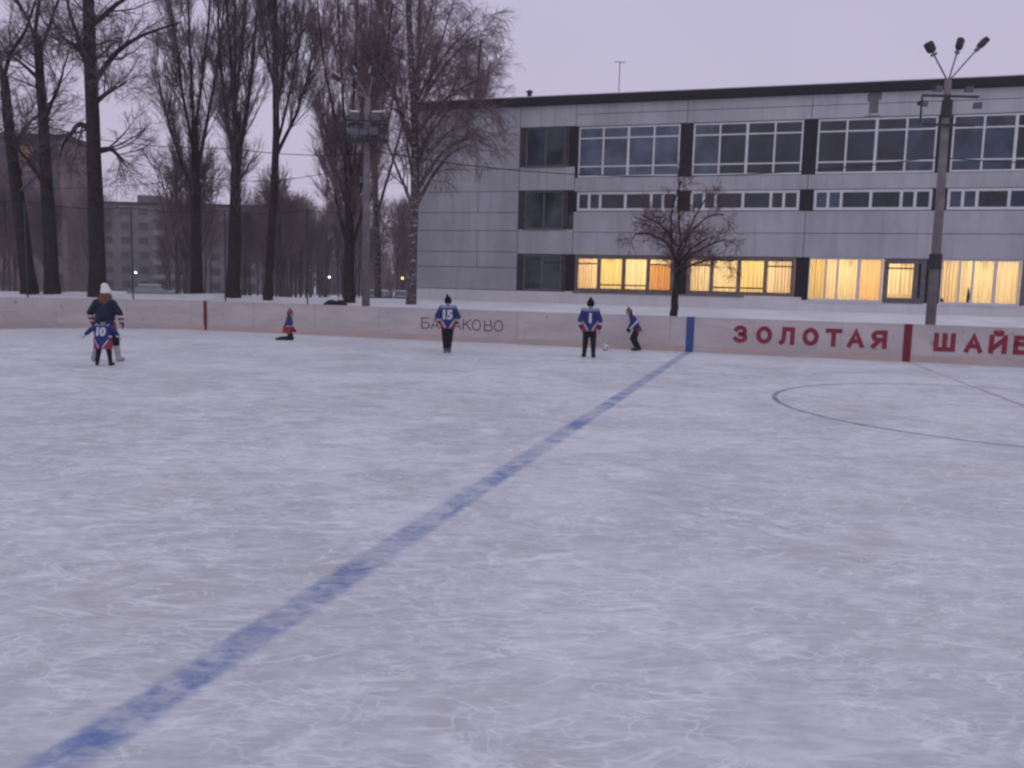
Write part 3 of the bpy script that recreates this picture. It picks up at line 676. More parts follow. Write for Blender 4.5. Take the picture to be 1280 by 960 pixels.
TR = {
 'A': (38, [[(-21.79, .6), (-21.91, 2.70), (-22.13, 5.16), (-22.50, 8.27), (-22.62, 10.48)], [(-22.62, 10.3), (-22.24, 11.17), (-21.36, 12.20), (-20.55, 13.39), (-19.97, 15.06)], [(-22.62, 10.2), (-22.99, 11.65), (-23.31, 13.65), (-23.6, 16.5)], [(-22.3, 7.2), (-21.9, 8.4), (-21.2, 9.4)]]),
 'B': (38, [[(-20.78, .6), (-20.88, 3.43), (-20.93, 6.93), (-21.02, 10.01), (-21.15, 12.20)], [(-21.15, 12.0), (-21.40, 12.86), (-21.97, 14.18), (-22.5, 16)], [(-21.15, 12.0), (-20.90, 13.38), (-20.60, 15.70), (-20.3, 18)], [(-20.96, 11.40), (-20.49, 13.05), (-19.81, 14.73), (-19.2, 16.2)], [(-20.90, 8.65), (-20.03, 10.38), (-19.49, 11.74)], [(-20.95, 10.18), (-21.68, 11.01), (-22.43, 11.50)], [(-20.9, 5.6), (-21.6, 7.2), (-22.4, 8.2)]]),
 'C': (37, [[(-18.28, .6), (-18.23, 3.44), (-18.23, 6.84), (-18.27, 10.18), (-18.24, 13.45), (-18.18, 18.3)], [(-18.23, 10.0), (-17.35, 11.1), (-16.49, 11.86), (-15.29, 12.22), (-14.27, 12.57)], [(-18.28, 10.60), (-18.77, 11.48), (-19.70, 12.11)], [(-18.25, 10.67), (-18.76, 11.81), (-19.06, 12.94), (-19.21, 14.71)], [(-18.16, 9.15), (-17.57, 9.53), (-16.30, 9.90)], [(-18.23, 12.4), (-17.64, 13.14), (-16.60, 14.13), (-15.5, 15.2)], [(-18.23, 7.9), (-18.79, 8.5), (-19.38, 7.82), (-19.89, 6.97)], [(-18.2, 13.2), (-18.9, 14.6), (-19.7, 16.2)], [(-18.2, 7.2), (-17.5, 7.4), (-16.9, 6.6)]]),
 'D': (42, [[(-15.80, .6), (-15.79, 3.79), (-15.78, 6.89), (-15.81, 9.56)], [(-15.81, 9.3), (-15.93, 11.81), (-16.08, 14.03), (-16.17, 19.3)], [(-15.78, 8.8), (-15.51, 11.45), (-15.20, 13.69), (-14.91, 19.0)], [(-15.76, 7.4), (-16.19, 9.92), (-16.54, 12.17), (-16.98, 16.38)], [(-15.77, 6.8), (-15.27, 9.19), (-14.85, 11.46), (-14.30, 16.44)], [(-15.75, 5.9), (-16.46, 8.02), (-16.97, 9.91), (-17.28, 12.03)]]),
 'E': (41, [[(-13.67, .6), (-13.60, 3.79), (-13.53, 6.81), (-13.49, 9.79)], [(-13.49, 9.5), (-13.65, 11.98), (-13.85, 14.15), (-14.04, 19.0)], [(-13.49, 9.2), (-13.20, 11.63), (-12.92, 13.81), (-12.55, 19.03)], [(-13.50, 8.4), (-13.47, 11.26), (-13.44, 14.16), (-13.37, 20.01)], [(-13.52, 7.3), (-13.98, 9.77), (-14.26, 11.97), (-14.60, 16.49)], [(-13.52, 6.8), (-12.92, 9.43), (-12.52, 11.64), (-12.25, 16.18)]]),
 'F': (39, [[(-11.41, .6), (-11.29, 3.37), (-11.09, 5.90), (-10.96, 8.03), (-10.98, 11.18), (-11.03, 14.28), (-11.08, 17.98)], [(-10.96, 7.9), (-10.34, 10.50), (-9.93, 12.59), (-9.68, 15.99)], [(-11.00, 7.40), (-9.98, 9.46), (-9.51, 11.05), (-9.11, 12.87)], [(-10.95, 10.14), (-11.33, 11.87), (-11.61, 13.98)], [(-10.99, 9.09), (-10.58, 11.19), (-10.40, 14.27)]]),
 'G': (38, [[(-7.44, .6), (-7.42, 3.06), (-7.43, 5.87), (-7.54, 7.95)], [(-7.54, 7.7), (-7.76, 10.68), (-7.90, 13.36), (-8.05, 18.65)], [(-7.47, 7.0), (-7.26, 10.01), (-7.10, 12.71), (-7.01, 17.02)], [(-7.43, 6.0), (-6.98, 8.65), (-6.64, 11.04), (-6.38, 14.73)], [(-7.46, 6.3), (-8.03, 8.97), (-8.39, 11.00), (-8.67, 14.01)], [(-7.42, 4.6), (-6.79, 6.24), (-6.13, 7.98), (-5.72, 10.2)], [(-7.42, 5.0), (-8.1, 6.9), (-8.6, 8.9), (-8.8, 10.2)], [(-7.42, 3.4), (-7.9, 5.0), (-8.3, 6.8), (-8.5, 8.4)], [(-7.42, 3.2), (-6.8, 4.8), (-6.4, 6.2), (-6.2, 7.6)], [(-7.42, 5.6), (-6.8, 7.6), (-6.2, 9.6), (-5.7, 11.6), (-5.4, 13.5)]]),
 'H': (37, [[(-4.54, .6), (-4.53, 3.1), (-4.49, 5.5), (-4.49, 7.9), (-4.62, 10.6), (-4.85, 13.2), (-4.98, 16.6)], [(-4.50, 6.2), (-4.04, 7.95), (-3.31, 9.3), (-2.7, 9.9)], [(-4.48, 7.6), (-5.09, 9.2), (-5.45, 10.9), (-5.72, 12.5)], [(-4.53, 8.6), (-3.90, 10.9), (-3.40, 12.9), (-2.97, 14.5)], [(-4.6, 10.2), (-4.1, 12.2), (-3.58, 14.6)], [(-4.5, 5.2), (-5.2, 6.9), (-5.7, 8.3)], [(-4.5, 5.0), (-3.7, 6.7), (-3.0, 7.7), (-2.3, 8.1)], [(-4.55, 8.0), (-3.5, 9.6), (-2.2, 10.6), (-1.3, 10.9)], [(-4.6, 9.4), (-3.3, 11.6), (-2.1, 12.8)], [(-4.5, 6.6), (-3.2, 8.2), (-1.9, 8.9)], [(-4.5, 5.6), (-3.3, 7.6), (-2.0, 8.3), (-1.2, 7.8)], [(-4.55, 7.2), (-3.0, 9.4), (-1.8, 9.9), (-1.2, 9.3)], [(-4.6, 8.8), (-3.0, 11.2), (-1.8, 12.3), (-1.3, 12.2)], [(-4.6, 8.2), (-5.6, 10.4), (-6.4, 11.5)]]),
}
LAB = {
 'A': ('poplar_tree', 'leftmost big dark tree, leaning left and forking high above the rink boards', .36, 'spread', 101),
 'B': ('poplar_tree', 'big dark bare tree with a high fork, just right of the left leaning trunk', .33, 'spread', 102),
 'C': ('poplar_tree', 'thick straight dark tree with wide bent limbs behind the person in white hat', .36, 'spread', 103),
 'D': ('poplar_tree', 'bare upswept poplar with a slim forked trunk, left of the red board stripe', .31, 'poplar', 104),
 'E': ('poplar_tree', 'bare upswept poplar with thick trunk and many stems, right of the red board stripe', .36, 'poplar', 105),
 'F': ('poplar_tree', 'slender curved bare tree behind the kneeling player', .20, 'poplar', 106),
 'G': ('poplar_tree', 'many stemmed bare poplar just left of the concrete pole with the lamp cage', .28, 'poplar', 107),
 'H': ('birch_tree', 'drooping reddish birch with spotted trunk at the left corner of the school', .21, 'birch', 108),
}
for k, (Y, brs) in TR.items():
    nm, lb, r0, sty, sd = LAB[k]
    bx = brs[0][0][0]; gz = ground_at(bx, Y)
    paths = [[(x-bx, 0, z-gz if i or j else -.35) for i, (x, z) in enumerate(br)] for j, br in enumerate(brs)]
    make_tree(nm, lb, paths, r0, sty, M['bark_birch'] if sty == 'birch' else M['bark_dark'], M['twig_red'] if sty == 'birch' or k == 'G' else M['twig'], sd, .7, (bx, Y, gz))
def gen_paths(r, h, lean=.3, nl=6, ang=.35):
    top = (r.normal(0, lean), r.normal(0, lean), h); tr_ = [(0, 0, -.3), (top[0]*.3+r.normal(0, .1), top[1]*.3, h*.35), (top[0]*.6, top[1]*.6, h*.7), top]
    out = [tr_]
    for i in range(nl):
        s = r.uniform(.25, .8); a = r.uniform(0, 6.28); L = h*(1-s)*r.uniform(.6, .95)
        b = np.array([top[0]*s, top[1]*s, h*s]); d = np.array([math.cos(a)*ang, math.sin(a)*ang, 1.0])
        out.append([tuple(b), tuple(b+d*L*.5), tuple(b+d*L*np.array([.8, .8, 1.05]))])
    return out
r_ = np.random.default_rng(77)
# birches behind the school, their tops over its roof
for i, (x, Y, h, lb) in enumerate(((-6.6, 56, 20.5, 'tall reddish birch behind the school with its crown reaching out of frame'), (-3.3, 58, 18.0, 'lower reddish birch whose rounded top shows over the left end of the school roof'), (-8.4, 52, 17.5, 'reddish birch standing between the lamp cage pole and the school corner'))):
    make_tree('birch_tree', lb, gen_paths(r_, h, .5, 9, .30), .22, 'birch', M['bark_birch'], M['twig_red'], 300+i, .6, (x, Y, ground_at(x, Y)))
# rowan before the lit windows
gz = ground_at(5.53, 29.0)
rp = [[(0, 0, -.3), (.02, 0, .7), (.06, 0, 1.55), (.03, 0, 1.9)], [(.04, 0, 1.5), (-.10, .05, 2.0), (-.28, .1, 2.6), (-.30, .1, 3.4), (-.12, .1, 4.2)], [(.05, 0, 1.6), (.10, -.1, 2.4), (.04, -.1, 3.3), (.0, 0, 4.6)], [(.05, 0, 1.55), (.40, .1, 2.05), (.95, .15, 2.35), (1.6, .2, 2.55)], [(.06, 0, 1.5), (.45, -.2, 1.8), (1.1, -.3, 1.95), (1.75, -.4, 1.9)],
      [(.03, 0, 1.9), (-.4, -.15, 2.4), (-.9, -.2, 2.65), (-1.4, -.3, 2.6)], [(.05, 0, 2.0), (.5, .3, 2.8), (1.0, .5, 3.3), (1.5, .6, 3.3)], [(.04, 0, 2.2), (.35, -.4, 3.1), (.7, -.6, 3.7)], [(0, 0, 2.3), (-.5, .4, 3.0), (-1.0, .5, 3.2)], [(.03, 0, 1.7), (.3, -.6, 2.2), (.7, -1.1, 2.5)], [(.03, 0, 1.7), (-.2, .7, 2.3), (-.5, 1.2, 2.6)]]
row, cp = make_tree('rowan_tree', 'small bare rowan with red brown berry twigs before the lit school windows', rp, .15, 'rowan', M['bark_dark'], M['twig_rowan'], 55, .15, (5.53, 29.0, gz), None, .36, .8)
row.scale = (1.08, 1.08, 1.15)
bq = MB(); rr = random.Random(4)
ico = bmesh.new(); bmesh.ops.create_icosphere(ico, subdivisions=1, radius=1.0); IV = [tuple(v.co) for v in ico.verts]; IF = [tuple(v.index for v in f.verts) for f in ico.faces]; ico.free()
for _ in range(75):
    c = cp[rr.randrange(len(cp))][-1]
    for q in range(3):
        o_ = (rr.gauss(0, .03), rr.gauss(0, .03), rr.gauss(-.02, .02)); bq.add([(c[0]+o_[0]+x*.022, c[1]+o_[1]+y*.022, c[2]+o_[2]+z*.022) for x, y, z in IV], IF)
tag(bq.build('berry_cluster', M['berry'], row), kind='stuff')

# far wood: bare trees behind the poplars
protos = []
for i in range(5):
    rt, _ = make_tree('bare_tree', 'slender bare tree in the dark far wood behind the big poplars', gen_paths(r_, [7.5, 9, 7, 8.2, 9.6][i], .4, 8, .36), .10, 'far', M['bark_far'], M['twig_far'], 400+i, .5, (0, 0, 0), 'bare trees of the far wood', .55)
    protos.append(rt)
spots = []; LAMPS = [(-52.1, 100), (-44.8, 100), (-21.9, 100), (-12.2, 92), (-16.6, 95), (-34.9, 100)]
rr = random.Random(21)
for i in range(175):
    Y = rr.uniform(52, 125); px = rr.uniform(-40, 522) if i > 30 else rr.uniform(330, 520)
    x = (px-640)/1050*Y
    if any(Y < ly and abs(x-lx*Y/ly) < 1.5 for lx, ly in LAMPS) or (130 < px < 215 and (Y < 90 or px < 200)): continue
    spots.append((x, Y))
for i, (x, y) in enumerate(spots):
    o = protos[i] if i < 5 else copy_tree(protos[i % 5])
    o.location = (x, y, ground_at(x, y)-.1); o.rotation_euler = (0, 0, rr.uniform(0, 6.28)); s = rr.uniform(.75, 1.15)*(1 if y < 85 else 1.2); o.scale = (s, s, s)
# distant wood as one mass of stems
Vd = []
r2 = np.random.default_rng(9); n = 900
xs = np.linspace(-112, -8, n)+r2.normal(0, 2, n); ys = 165+r2.uniform(0, 50, n)*1.0
xs = xs*(ys/165); hh = r2.uniform(6, 11, n)*(1+.15*np.sin(xs*.11))
P = np.zeros((n, 5, 3)); s = np.linspace(0, 1, 5)
P[:, :, 0] = xs[:, None]+r2.normal(0, .6, (n, 1))*s; P[:, :, 1] = ys[:, None]; P[:, :, 2] = -.6+hh[:, None]*s
R = .16*(1-.8*s)[None]*np.ones((n, 1))
c1 = tubes(P, R, 4); q1 = kids(r2, P, R, 11, .05, 1., 38, 15, 3.2, (0, 0, .4), .1, 4, .5, .035); c2 = tubes(*q1, 3); q2 = kids(r2, *q1, 4, .2, 1, 40, 15, 1.6, (0, 0, .1), .1, 3, .6, .028); c3 = tubes(*q2, 3)
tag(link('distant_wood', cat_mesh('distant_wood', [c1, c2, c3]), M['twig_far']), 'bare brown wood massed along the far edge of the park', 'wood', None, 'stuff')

# ------------------------------------------------------------------ far apartment blocks, lamps, cars
def apartment(name, label, x0, x1, y, dep, z0, z1, floors, cols, wallm, lit=(), balc=(), lift=None, roofm=None, rz=0.0):
    root = empty(name, (x0, y, z0), rz); tag(root, label, 'building'); w = x1-x0; h = z1-z0
    MB().box(0, w, 0, dep, 0, h).build('wall', wallm, root)
    rf = MB().box(-.3, w+.3, -.3, dep+.3, h+.01, h+.45).build('roof', roofm or M['parapet'], root)
    if lift: MB().box(lift[0]-x0, lift[1]-x0, 2, 6, h+.46, h+lift[2]).build('lift_housing', wallm, root)
    fh = h/floors; cw = w/cols
    for f in range(floors):
        for c in range(cols):
            a = c*cw+cw*.25; b = a+cw*.5; zz = f*fh+fh*.32
            wd = MB().box(a-.08, b+.08, -.05, -.005, zz-.08, zz+fh*.45+.08).build('window', M['grey_frame'], root)
            MB().box(a, b, -.075, -.052, zz, zz+fh*.45).build('pane', M['lit_far'] if (f, c) in lit else M['far_glass'], wd)
            if c in balc: MB().box(a-.35, b+.35, -1.1, -.08, zz-.95, zz-.12).build('balcony', M['balcony'], root)
    return root
apartment('apartment_block', 'brown brick apartment block with one orange lit window behind the left trees', -66, -47.5, 90, 6, -.3, 16.2, 5, 7, M['brick'], {(4, 5)}, (), None, M['roof_red'])
apartment('apartment_block', 'grey high block with lift housing and pale balconies between the left trunks', -73.5, -42, 150, 14, -.4, 14.9, 6, 10, M['grey_block'], (), (3, 4), (-67.5, -63.4, 1.9))
def globe_lamp(x, y, z, mat, label):
    gz = ground_at(x, y); root = empty('park_lamp', (x, y, gz)); tag(root, label, 'street lamp', 'lit lamps of the far park')
    MB().tube([(0, 0, 0), (0, 0, z-gz-.12)], [.06, .04], 8).build('post', M['dark_steel'], root)
    g = MB(); R_ = .15
    for k in range(1): g.tube([(0, 0, z-gz-R_+R_*2*i/8) for i in range(9)], [max(.02, R_*math.sin(math.pi*i/8)) for i in range(9)], 10)
    g.build('globe', mat, root, True)
globe_lamp(-52.1, 100, 2.62, M['lamp_white'], 'white park lamp seen between two dark trunks, leftmost of the far lights')
globe_lamp(-44.8, 100, 2.62, M['lamp_white'], 'bright white park lamp right of the thick straight tree')
globe_lamp(-21.9, 100, 2.66, M['lamp_white'], 'small white park lamp left of the many stemmed poplar')
globe_lamp(-12.2, 92, 2.68, M['lamp_orange'], 'orange park lamp glowing just left of the school corner birch')
globe_lamp(-16.6, 95, 3.15, M['lamp_white'], 'dim white park lamp between the lamp cage pole and the orange light')
def car(loc, rz, paint, label):
    root = empty('parked_car', loc, rz); tag(root, label, 'car', 'parked cars beyond the snow bank')
    prof = [(-2.1, .35), (-2.15, .8), (-1.7, .92), (-1.15, 1.40), (.55, 1.42), (1.15, .98), (2.0, .85), (2.15, .5), (2.1, .3)]
    bm_ = MB(); n = len(prof); V = [(x, s*(.86 if z < 1 else .70), z) for s in (-1, 1) for x, z in prof]
    bm_.add(V, [tuple(range(n)), tuple(reversed(range(n, 2*n)))]+[(i, (i+1) % n, n+(i+1) % n, n+i) for i in range(n)]); bm_.build('body', paint, root, False, .05)
    wnd = MB()
    for s in (-1, 1): wnd.add([(-1.45, s*.80, .98), (-1.08, s*.735, 1.33), (.50, s*.735, 1.34), (.95, s*.80, 1.0)], [(0, 1, 2, 3)])
    wnd.add([(-1.74, -.7, .96), (-1.74, .7, .96), (-1.22, .62, 1.36), (-1.22, -.62, 1.36)], [(0, 1, 2, 3)]); wnd.add([(1.13, -.7, 1.03), (1.13, .7, 1.03), (.63, .62, 1.4), (.63, -.62, 1.4)], [(0, 1, 2, 3)])
    wnd.build('window', M['far_glass'], root)
    MB().box(-1.15, .55, -.66, .66, 1.425, 1.53).build('roof_snow', M['snow'], root, False, .05); MB().box(1.2, 1.95, -.7, .7, .93, 1.0).build('hood_snow', M['snow'], root, False, .03)
    for x in (-1.3, 1.3):
        for s in (-1, 1):
            MB().tube([(x, s*.70, .32), (x, s*.90, .32)], .32, 14).build('wheel', M['rubber'], root)
car((-12.9, 80, ground_at(-12.9, 80)), math.radians(-100), M['car_grey'], 'dark parked car with snowy roof seen right of the lamp cage pole')
car((-10.9, 83, ground_at(-10.9, 83)), math.radians(-80), M['car_grey'], 'dark parked car with snowy roof just left of the school corner birch')
car((-32.0, 75, ground_at(-32, 75)), math.radians(12), M['car_blue'], 'pale parked car with snowy roof far behind the thick straight tree')

# half buried tyres
for i, (x, rz, lb) in enumerate(((-7.05, .2, 'left one of two black half buried tyres at the many stemmed poplar'), (-6.72, -.3, 'right one of two black half buried tyres at the many stemmed poplar'))):
    y = 32.6; gz = ground_at(x, y); tm = MB(); K, S_ = 20, 8; V = []
    for k in range(K):
        a = 2*math.pi*k/K
        for s_ in range(S_):
            b = 2*math.pi*s_/S_; rr_ = .23+.13*math.cos(b); V.append((rr_*math.cos(a), .10*math.sin(b), rr_*math.sin(a)))
    tm.add(V, [(k*S_+s_, k*S_+(s_+1) % S_, ((k+1) % K)*S_+(s_+1) % S_, ((k+1) % K)*S_+s_) for k in range(K) for s_ in range(S_)])
    o = tm.build('tyre', M['rubber'], None, True); o.location = (x, y, gz+.14); o.rotation_euler = (0, 0, rz); tag(o, lb, 'tyre', 'half buried tyres')

# ------------------------------------------------------------------ lamp poles, wires, net fence
def floodlight(par, p, yaw, pitch, s=1.0, snow=True):
    Mx = Matrix.Translation(Vector(p)) @ Matrix.Rotation(yaw, 4, 'Z') @ Matrix.Rotation(pitch, 4, 'X')
    h = MB(); a, b = .15*s, .11*s
    V = [(-a, -.14*s, -b), (a, -.14*s, -b), (a, -.14*s, b), (-a, -.14*s, b), (-a*.6, .16*s, -b*.6), (a*.6, .16*s, -b*.6), (a*.6, .16*s, b*.6), (-a*.6, .16*s, b*.6)]
    h.add([tuple(Mx @ Vector(q)) for q in V], [(0, 1, 5, 4), (1, 2, 6, 5), (2, 3, 7, 6), (3, 0, 4, 7), (4, 5, 6, 7), (3, 2, 1, 0)])
    o = h.build('floodlight', M['dark_steel'], par, False, .012)
    MB().box(-a*.88, a*.88, -.147*s, -.141*s, -b*.86, b*.86, 0, Mx).build('glass', M['lamp_glass'], o)
    if snow: MB().box(-a*.8, a*.8, -.13*s, .10*s, b*.98, b*1.3, 0, Mx).build('snow_cap', M['snow'], o, False, .015)
def cobra(par, p0, p1, snow=False):
    """arm with a dark lamp head looking down and forward"""
    MB().tube([p0, tuple((Vector(p0)*.5+Vector(p1)*.5)), p1], .024, 7).build('arm', M['steel'], par)
    d = (Vector(p1)-Vector(p0)).normalized(); c = Vector(p1)+d*.16
    Mx = Matrix.Translation(c) @ d.to_track_quat('Y', 'Z').to_matrix().to_4x4()
    V = []; 
    for y, w_, t_ in ((-.16, .07, .05), (-.10, .11, .08), (.12, .12, .085), (.165, .10, .06)): V += [(-w_, y, -t_), (w_, y, -t_), (w_, y, t_), (-w_, y, t_)]
    F = [(0, 3, 2, 1), (12, 13, 14, 15)]
    for i in range(3):
        for k in range(4): F.append((4*i+k, 4*i+(k+1) % 4, 4*i+4+(k+1) % 4, 4*i+4+k))
    hd = MB().add([tuple(Mx @ Vector(q)) for q in V], F).build('lamp_head', M['dark_steel'], par, False, .015)
    if snow: MB().box(-.10, .10, -.10, .13, .088, .125, 0, Mx).build('snow_cap', M['snow'], hd, False, .012)
    MB().box(-.08, .08, -.26, -.19, -.05, .05, 0, Mx).build('socket', M['lamp_glass'], hd)
px, py = 12.36, 25.0; gz = ground_at(px, py)
pole = empty('floodlight_pole', (px, py, gz)); tag(pole, 'tall concrete pole with three spread lamp heads in front of the school at right', 'lamp pole')
H = 8.05-gz
MB().tube([(0, 0, -.4), (0, 0, H*.5), (-.05, 0, H)], [.15, .13, .095], 14).build('pole', M['concrete_pole'], pole, True)
cobra(pole, (-.05, 0, H-.05), (-.60, -.1, H+.72)); cobra(pole, (-.05, 0, H-.05), (.10, -.12, H+.80)); cobra(pole, (-.05, 0, H-.05), (.72, -.05, H+.90))
MB().box(-.82, .80, -.16, -.10, 7.54-gz, 7.60-gz).box(-.75, .75, -.16, -.10, 6.74-gz, 6.80-gz).box(-.84, -.80, -.155, -.105, 6.80-gz, 7.54-gz).build('crossarm', M['dark_steel'], pole)
for x, z, yw in ((-.42, 7.77, .2), (.48, 7.77, -.2), (-.80, 7.35, .4), (.78, 7.33, -.4)): floodlight(pole, (x, -.12, z-gz), yw, math.radians(12), .8, False)
MB().tube([(0, 0, 2.65-gz), (0, 0, 3.10-gz)], [.19, .18], 12).build('collar', M['dark_steel'], pole)
MB().tube([(-.03, 0, 7.0-gz), (-.02, 0, 7.48-gz)], [.155, .15], 12).build('collar', M['dark_steel'], pole)

px, py = -5.45, 31.0; gz = ground_at(px, py)
pole2 = empty('floodlight_pole', (px, py, gz)); tag(pole2, 'tall concrete pole with a floodlight cage before the bare trees left of the school', 'lamp pole')
H = 8.45-gz
MB().tube([(0, 0, -.4), (0, 0, H*.5), (.03, 0, H)], [.15, .13, .10], 14).build('pole', M['concrete_pole'], pole2, True)
for p1 in ((-.95, -.1, H+.55), (-.42, -.15, H+.72), (.22, -.1, H+.72)): cobra(pole2, (.03, 0, H-.05), p1, True)
cage = MB(); zb = 6.92-gz
for z in (zb, zb+.62): cage.box(-.72, .72, -.40, -.34, z, z+.05).box(-.72, .72, .30, .36, z, z+.05)
for x in (-.72, -.25, .25, .68): cage.box(x, x+.045, -.395, -.345, zb+.05, zb+.62).box(x, x+.045, .305, .355, zb+.05, zb+.62).box(x, x+.045, -.34, .30, zb+.005, zb+.045)
cage.box(-.70, .70, -.33, .29, zb-.02, zb-.002); cage.build('cage', M['dark_steel'], pole2)
for x, z, yw, s in ((-.42, 7.78, .2, 1.25), (.42, 7.78, -.2, 1.35), (-.42, 7.22, .25, 1.3), (.38, 7.25, -.3, 1.35), (-.02, 7.2, 0, 1.0)): floodlight(pole2, (x, -.30 if z < 7.5 else -.1, z-gz), yw, math.radians(14), s, z > 7.5)

def wire(pts, r_w, label, sag=.0):
    out = []
    for a, b in zip(pts[:-1], pts[1:]):
        for k in range(10):
            s = k/10; out.append((a[0]+(b[0]-a[0])*s, a[1]+(b[1]-a[1])*s, a[2]+(b[2]-a[2])*s-4*sag*s*(1-s)))
    out.append(pts[-1])
    o = MB().tube(out, r_w, 5).build('overhead_wire', M['wire'], None, True); tag(o, label, 'wire', 'overhead wires'); return o
wire([(-5.45, 30.9, 6.62), (12.33, 25.0, 5.9)], .016, 'long sagging overhead wire strung before the school between both lamp poles', .75)
wire([(-30., 36.0, 8.3), (-16.48, 33, 7.13), (-10.66, 32, 6.70), (-5.45, 30.9, 6.45)], .014, 'upper overhead wire running left from the cage pole through the trees', .12)
wire([(-5.45, 30.9, 6.15), (-13, 36.0, 6.1), (-30, 44, 6.4)], .012, 'lower overhead wire running left from the cage pole behind the poplars', .35)
wire([(12.33, 25.0, 5.85), (30., 20, 6.2)], .016, 'overhead wire leaving the right lamp pole out of frame', .5)

fence = empty('net_fence', (0, 0, 0)); tag(fence, 'tall wire net fence on thin posts standing behind the left rink boards', 'fence')
FO = [(u, v) for u, v in outline(1.1, 20)]
# part of the outline: from the left end round the corner to the cage pole
path = []
for k in range(0, 21):
    a = math.radians(180+90*k/20); R_ = RC+1.1; path.append((U0+RC+R_*math.cos(a), RC+R_*math.sin(a)))
path = [(U0-1.1, v) for v in np.linspace(16, RC+.5, 10)]+path+[(u, -1.1) for u in np.linspace(U0+RC+.5, -12.1, 8)]
fp = np.array([W(u, v)[:2] for u, v in path]); dd = np.r_[0, np.cumsum(np.linalg.norm(np.diff(fp, axis=0), axis=1))]
def fpos(s): return np.array([np.interp(s, dd, fp[:, 0]), np.interp(s, dd, fp[:, 1])])
FT, FB = 4.42, .5
s = 0.0
while s <= dd[-1]:
    p = fpos(s); MB().tube([(p[0], p[1], .1), (p[0], p[1], FT)], .028, 6).build('post', M['mesh_wire'], fence); s += 3.45
MB().tube([(*fpos(q), FT-.03-.10*math.sin(math.pi*((q % 3.45)/3.45))) for q in np.linspace(0, dd[-1], 90)], .014, 5).build('top_wire', M['wire'], fence)
P = []; stp = .13
for sg in (1, -1):
    for s0 in np.arange(-(FT-FB), dd[-1]+(FT-FB), stp):
        zs = np.linspace(FB, FT-.1, 9); ss = s0+sg*(zs-FB)*1.0
        ok = (ss >= 0) & (ss <= dd[-1])
        if ok.sum() < 2: continue
        ss = np.clip(ss, ss[ok].min(), ss[ok].max()); zs = FB+(ss-s0)/sg
        P.append([(*fpos(a), b) for a, b in zip(ss, zs)])
P = np.array(P); cV, cF = tubes(P, np.full(P.shape[:2], .0028), 3)
link('net', np_mesh('net', cV, cF), M['mesh_wire'], fence)

# ------------------------------------------------------------------ people
def capsule(a, b, ra, rb, n=14):
    a, b = Vector(a), Vector(b); d = b-a; L = d.length; d = d.normalized() if L > 1e-6 else Vector((0, 0, 1))
    q = d.to_track_quat('Z', 'Y'); V = []; rows_ = []
    for i in range(5): an_ = -math.pi/2+math.pi/2*i/4; rows_.append((ra*math.sin(an_), ra*math.cos(an_), 0))
    for i in range(5): an_ = math.pi/2*i/4; rows_.append((rb*math.sin(an_), rb*math.cos(an_), 1))
    for h, r_0, e_ in rows_:
        for k in range(n):
            t_ = 2*math.pi*k/n; V.append((b if e_ else a)+q @ Vector((max(r_0, 1e-4)*math.cos(t_), max(r_0, 1e-4)*math.sin(t_), h)))
    F = [(i*n+k, i*n+(k+1) % n, (i+1)*n+(k+1) % n, (i+1)*n+k) for i in range(9) for k in range(n)]
    F += [tuple(reversed(range(n))), tuple(9*n+k for k in range(n))]
    return V, F
def ellip(c, rx, ry, rz, rot=None, n=18, m_=12):
    V = []; rot = rot or Matrix.Identity(3)
    for i in range(m_+1):
        a = -math.pi/2+math.pi*i/m_
        for k in range(n):
            b = 2*math.pi*k/n; V.append(Vector(c)+rot @ Vector((rx*max(math.cos(a), 1e-3)*math.cos(b), ry*max(math.cos(a), 1e-3)*math.sin(b), rz*math.sin(a))))
    F = [(i*n+k, i*n+(k+1) % n, (i+1)*n+(k+1) % n, (i+1)*n+k) for i in range(m_) for k in range(n)]
    F += [tuple(reversed(range(n))), tuple(m_*n+k for k in range(n))]
    return V, F
def loft(secs, side, n=22):
    """stack of ellipses (centre, rx, ry) lying across the spine"""
    V = []; C = [Vector(c) for c, _, _ in secs]; side = Vector(side).normalized()
    for i, (c, rx, ry) in enumerate(secs):
        t_ = (C[min(i+1, len(C)-1)]-C[max(i-1, 0)]).normalized(); f_ = t_.cross(side).normalized()
        for k in range(n):
            a = 2*math.pi*k/n; V.append(C[i]+side*rx*math.cos(a)+f_*ry*math.sin(a))
    F = [(i*n+k, i*n+(k+1) % n, (i+1)*n+(k+1) % n, (i+1)*n+k) for i in range(len(secs)-1) for k in range(n)]
    F += [tuple(reversed(range(n))), tuple((len(secs)-1)*n+k for k in range(n))]
    return V, F
TMP = bpy.data.scenes.new('tmp')
def fuse(name, parts, vox, smooth=3):
    mb = MB()
    for V, F in parts: mb.add(V, F)
    me = bpy.data.meshes.new('t'); me.from_pydata(mb.v, [], mb.f)
    bm = bmesh.new(); bm.from_mesh(me); bmesh.ops.recalc_face_normals(bm, faces=bm.faces); bm.to_mesh(me); bm.free()
    o = bpy.data.objects.new('t', me); TMP.collection.objects.link(o)
    md = o.modifiers.new('r', 'REMESH'); md.mode = 'VOXEL'; md.voxel_size = vox
    if smooth: ms = o.modifiers.new('s', 'SMOOTH'); ms.iterations = smooth; ms.factor = .5
    vl = TMP.view_layers[0]; vl.update(); dg = vl.depsgraph
    out = bpy.data.meshes.new_from_object(o.evaluated_get(dg), depsgraph=dg); out.name = name
    bpy.data.objects.remove(o); bpy.data.meshes.remove(me)
    return out
def paint(me, fn):
    n = len(me.polygons); c = np.empty(n*3); me.polygons.foreach_get('center', c); c = c.reshape(-1, 3)
    me.polygons.foreach_set('material_index', np.array([fn(*p) for p in c], np.int32))
